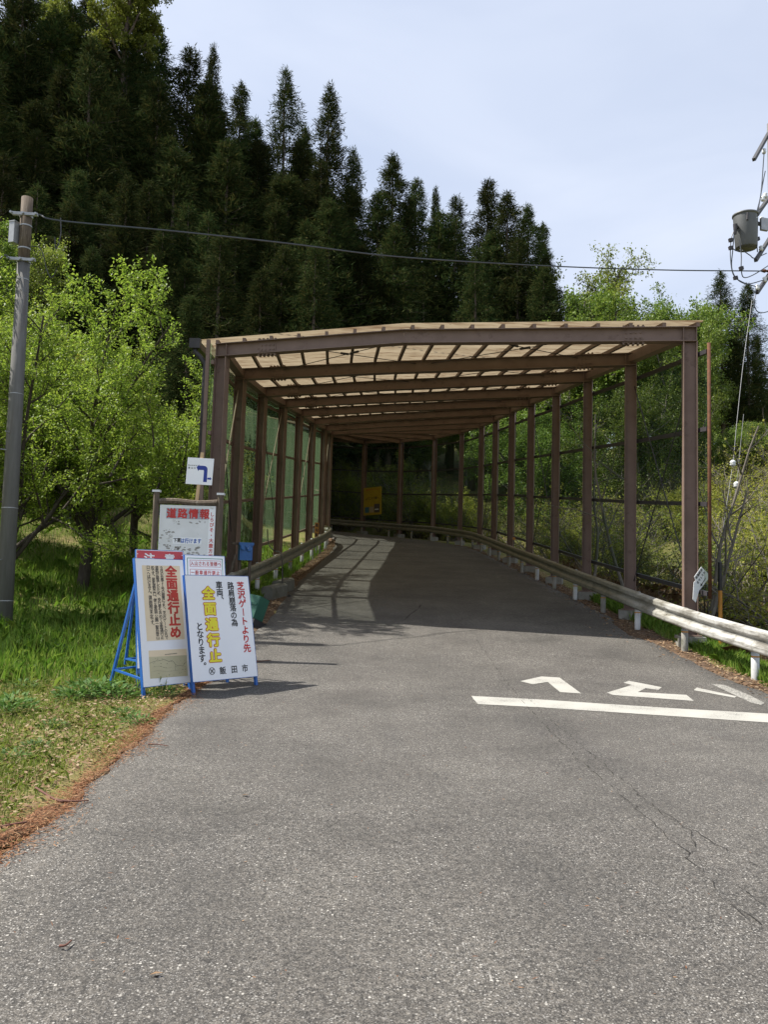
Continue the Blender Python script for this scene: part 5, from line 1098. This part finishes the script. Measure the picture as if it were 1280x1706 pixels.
# leafy weeds in clumps
def weed_proto(seed):
    r = np.random.default_rng(seed); n = 110; a = r.uniform(0, 6.3, n); rd = np.sqrt(r.uniform(0, 1, n)) * .16; C = np.column_stack([rd * np.cos(a), rd * np.sin(a), .02 + r.uniform(.0, .10, n) * (1.2 - rd / .2)]); D = np.column_stack([np.cos(a), np.sin(a), r.uniform(.1, .9, n)]) + r.normal(0, .25, (n, 3))
    T = thing('weed_plant', (0, -950, -60), '', 'plant'); polys('foliage', rhombs(C, D, r.normal(0, .3, (n, 3)) + np.array([0, 0, 1.0]), r.uniform(.03, .075, n), r.uniform(.014, .03, n), .15), 4, M['weed'], T)
    mb = MB()
    for k in range(10): mb.tube([(0, 0, -.02), C[k] * (.5, .5, .7), C[k]], [.004, .003, .002], 3)
    mb.build('stems', M['weed'], T, (0, 0, 0)); T['h'] = .2; return T
WP_ = [weed_proto(1), weed_proto(2)]
W = [(ground_at(px, py), s) for px, py, s in ((140, 1160, 1.9), (165, 1158, 2.1), (188, 1165, 1.7), (120, 1168, 1.4), (150, 1120, 1.5), (158, 1116, 1.2), (20, 1180, 1.6), (8, 1190, 1.8), (35, 1150, 1.2), (60, 1120, 1.1), (205, 1195, .9), (228, 1208, 1.0), (90, 1215, .9), (55, 1250, .8), (215, 1160, 1.2), (265, 1150, 1.4), (272, 1162, 1.1), (100, 1090, 1.5), (175, 1090, 1.3), (15, 1270, .9))]
for i, (q, s) in enumerate(W): place(WP_, i % 2, q[0], q[1], .16 * s, 1.15, 'low clump of broad-leaved weeds in the near grass', 'weeds in the near grass', rg.uniform(0, 6.3))
for p_ in list(bpy.data.objects):
    if p_.name.startswith('weed_plant'): p_.location.z += .15
# upright seedling in front of the left sign
q = ground_at(258, 1158); T = thing('seedling', q, 'upright leafy seedling right in front of the papered sign foot', 'plant'); r = np.random.default_rng(4); mb = MB(); C = []; D = []
for k in range(7):
    o = r.normal(0, .05, 2); tp = np.array([q[0] + o[0] * 1.6, q[1] + o[1], q[2] + r.uniform(.12, .24)]); mb.tube([(q[0] + o[0], q[1] + o[1], q[2] - .02), tp], [.004, .002], 4)
    for j in range(9): C.append(np.array([q[0] + o[0], q[1] + o[1], q[2]]) * (1 - j / 8) + tp * (j / 8)); D.append(r.normal(0, 1, 3) + np.array([0, 0, .4]))
mb.build('stems', M['weed'], T, tuple(q)); polys('foliage', rhombs(np.array(C), np.array(D), r.normal(0, .4, (len(C), 3)) + np.array([0, 0, 1.0]), r.uniform(.03, .06, len(C)), r.uniform(.015, .03, len(C)), .1) - q, 4, M['shrub_leaf'], T)
# red needle litter and dead leaves
def scatter(name, X, Y, ln, wd, m, seed, lift=.014, tilt=.25):
    r = np.random.default_rng(seed); n = len(X); a = r.uniform(0, 6.3, n); D = np.column_stack([np.cos(a), np.sin(a), r.normal(0, tilt, n)]); C = np.column_stack([X, Y, H(X, Y) + lift + np.abs(r.normal(0, .006, n))])
    return kind(polys(name, rhombs(C, D, r.normal(0, .3, (n, 3)) + np.array([0, 0, 1.0]), r.uniform(*ln, n), r.uniform(*wd, n), .05), 4, M[m]), 'stuff')
n = 26000; y = 2.8 + 8.4 * rg.uniform(0, 1, n) ** .9; x = left_edge(y) - .01 + rg.normal(0, .075, n) * (1 + .5 * np.sin(y * 3)); k_ = rg.uniform(0, 1, n) < .25 + .75 * patch(y, y * .7, .7); x, y = x[k_], y[k_]; scatter('needle_litter', x, y, (.015, .06), (.003, .007), 'needles', 1)
n = 5200; y = 2.8 + 9 * rg.uniform(0, 1, n); x = left_edge(y) - .1 - np.abs(rg.normal(0, .9, n)); scatter('dead_leaves', x, y, (.02, .06), (.012, .03), 'dry_leaf', 2, .03)
n = 5200; y = rg.uniform(9.5, 30, n); x = right_edge(y) + .12 + rg.normal(0, .20, n) + .25 * np.exp(-((y - 15.2) / 1.4) ** 2) * rg.normal(0, 1.3, n); scatter('dead_leaves', x, y, (.03, .09), (.014, .035), 'dry_leaf', 3, .02)
n = 2600; y = rg.uniform(15, 38, n); x = left_edge(y) + .02 - np.abs(rg.normal(0, .25, n)); scatter('dead_leaves', x, y, (.03, .08), (.014, .035), 'dry_leaf', 4, .02)
n = 420; y = 3 + 9 * rg.uniform(0, 1, n) ** 1.5; x = rg.uniform(-2, 5, n); keep = x > left_edge(y) + .1; scatter('needle_litter', x[keep], y[keep], (.01, .035), (.003, .006), 'needles', 5, .010)
# single twigs and leaves on the asphalt
for pts, rr, lb in (([(88, 1338), (116, 1343), (147, 1341)], .008, 'brown twig lying across the road edge at the left'), ([(98, 1588), (108, 1586), (118, 1584)], .006, 'short brown twig alone on the near asphalt'), ([(246, 1245), (262, 1246), (280, 1249)], .006, 'thin twig on the asphalt below the signs'), ([(58, 1320), (90, 1338), (104, 1343)], .009, 'pale twig ending at the asphalt edge'), ([(0, 1386), (20, 1383), (44, 1380)], .010, 'dark twig in the needle litter at the left frame edge'), ([(412, 1108), (436, 1104), (452, 1103)], .010, 'dark twig on the asphalt right of the foremost sign')):
    P = [flat_px(*p, .012 + rr) for p in pts]; mb = MB(); r = np.random.default_rng(len(lb)); P = [p + np.array([0, 0, abs(r.normal(0, .004))]) for p in P]; mb.tube(catmull(P, 3), np.linspace(rr, rr * .5, 7), 5); tag(mb.build('fallen_twig', M['twig'], None, P[0], True), lb, 'twig')
for px, py, lb in ((402, 1330, 'small orange leaf lying alone on the asphalt'), (248, 1631, 'tiny tan leaf on the asphalt near the bottom of the picture')):
    q = flat_px(px, py, .014); V = rhombs(np.array([q]), np.array([[1, .2, .1]]), np.array([[0, .2, 1.0]]), [.05], [.026], .15); tag(polys('fallen_leaf', V - q, 4, M['dry_leaf'], None, q), lb, 'leaf')
mb = MB()
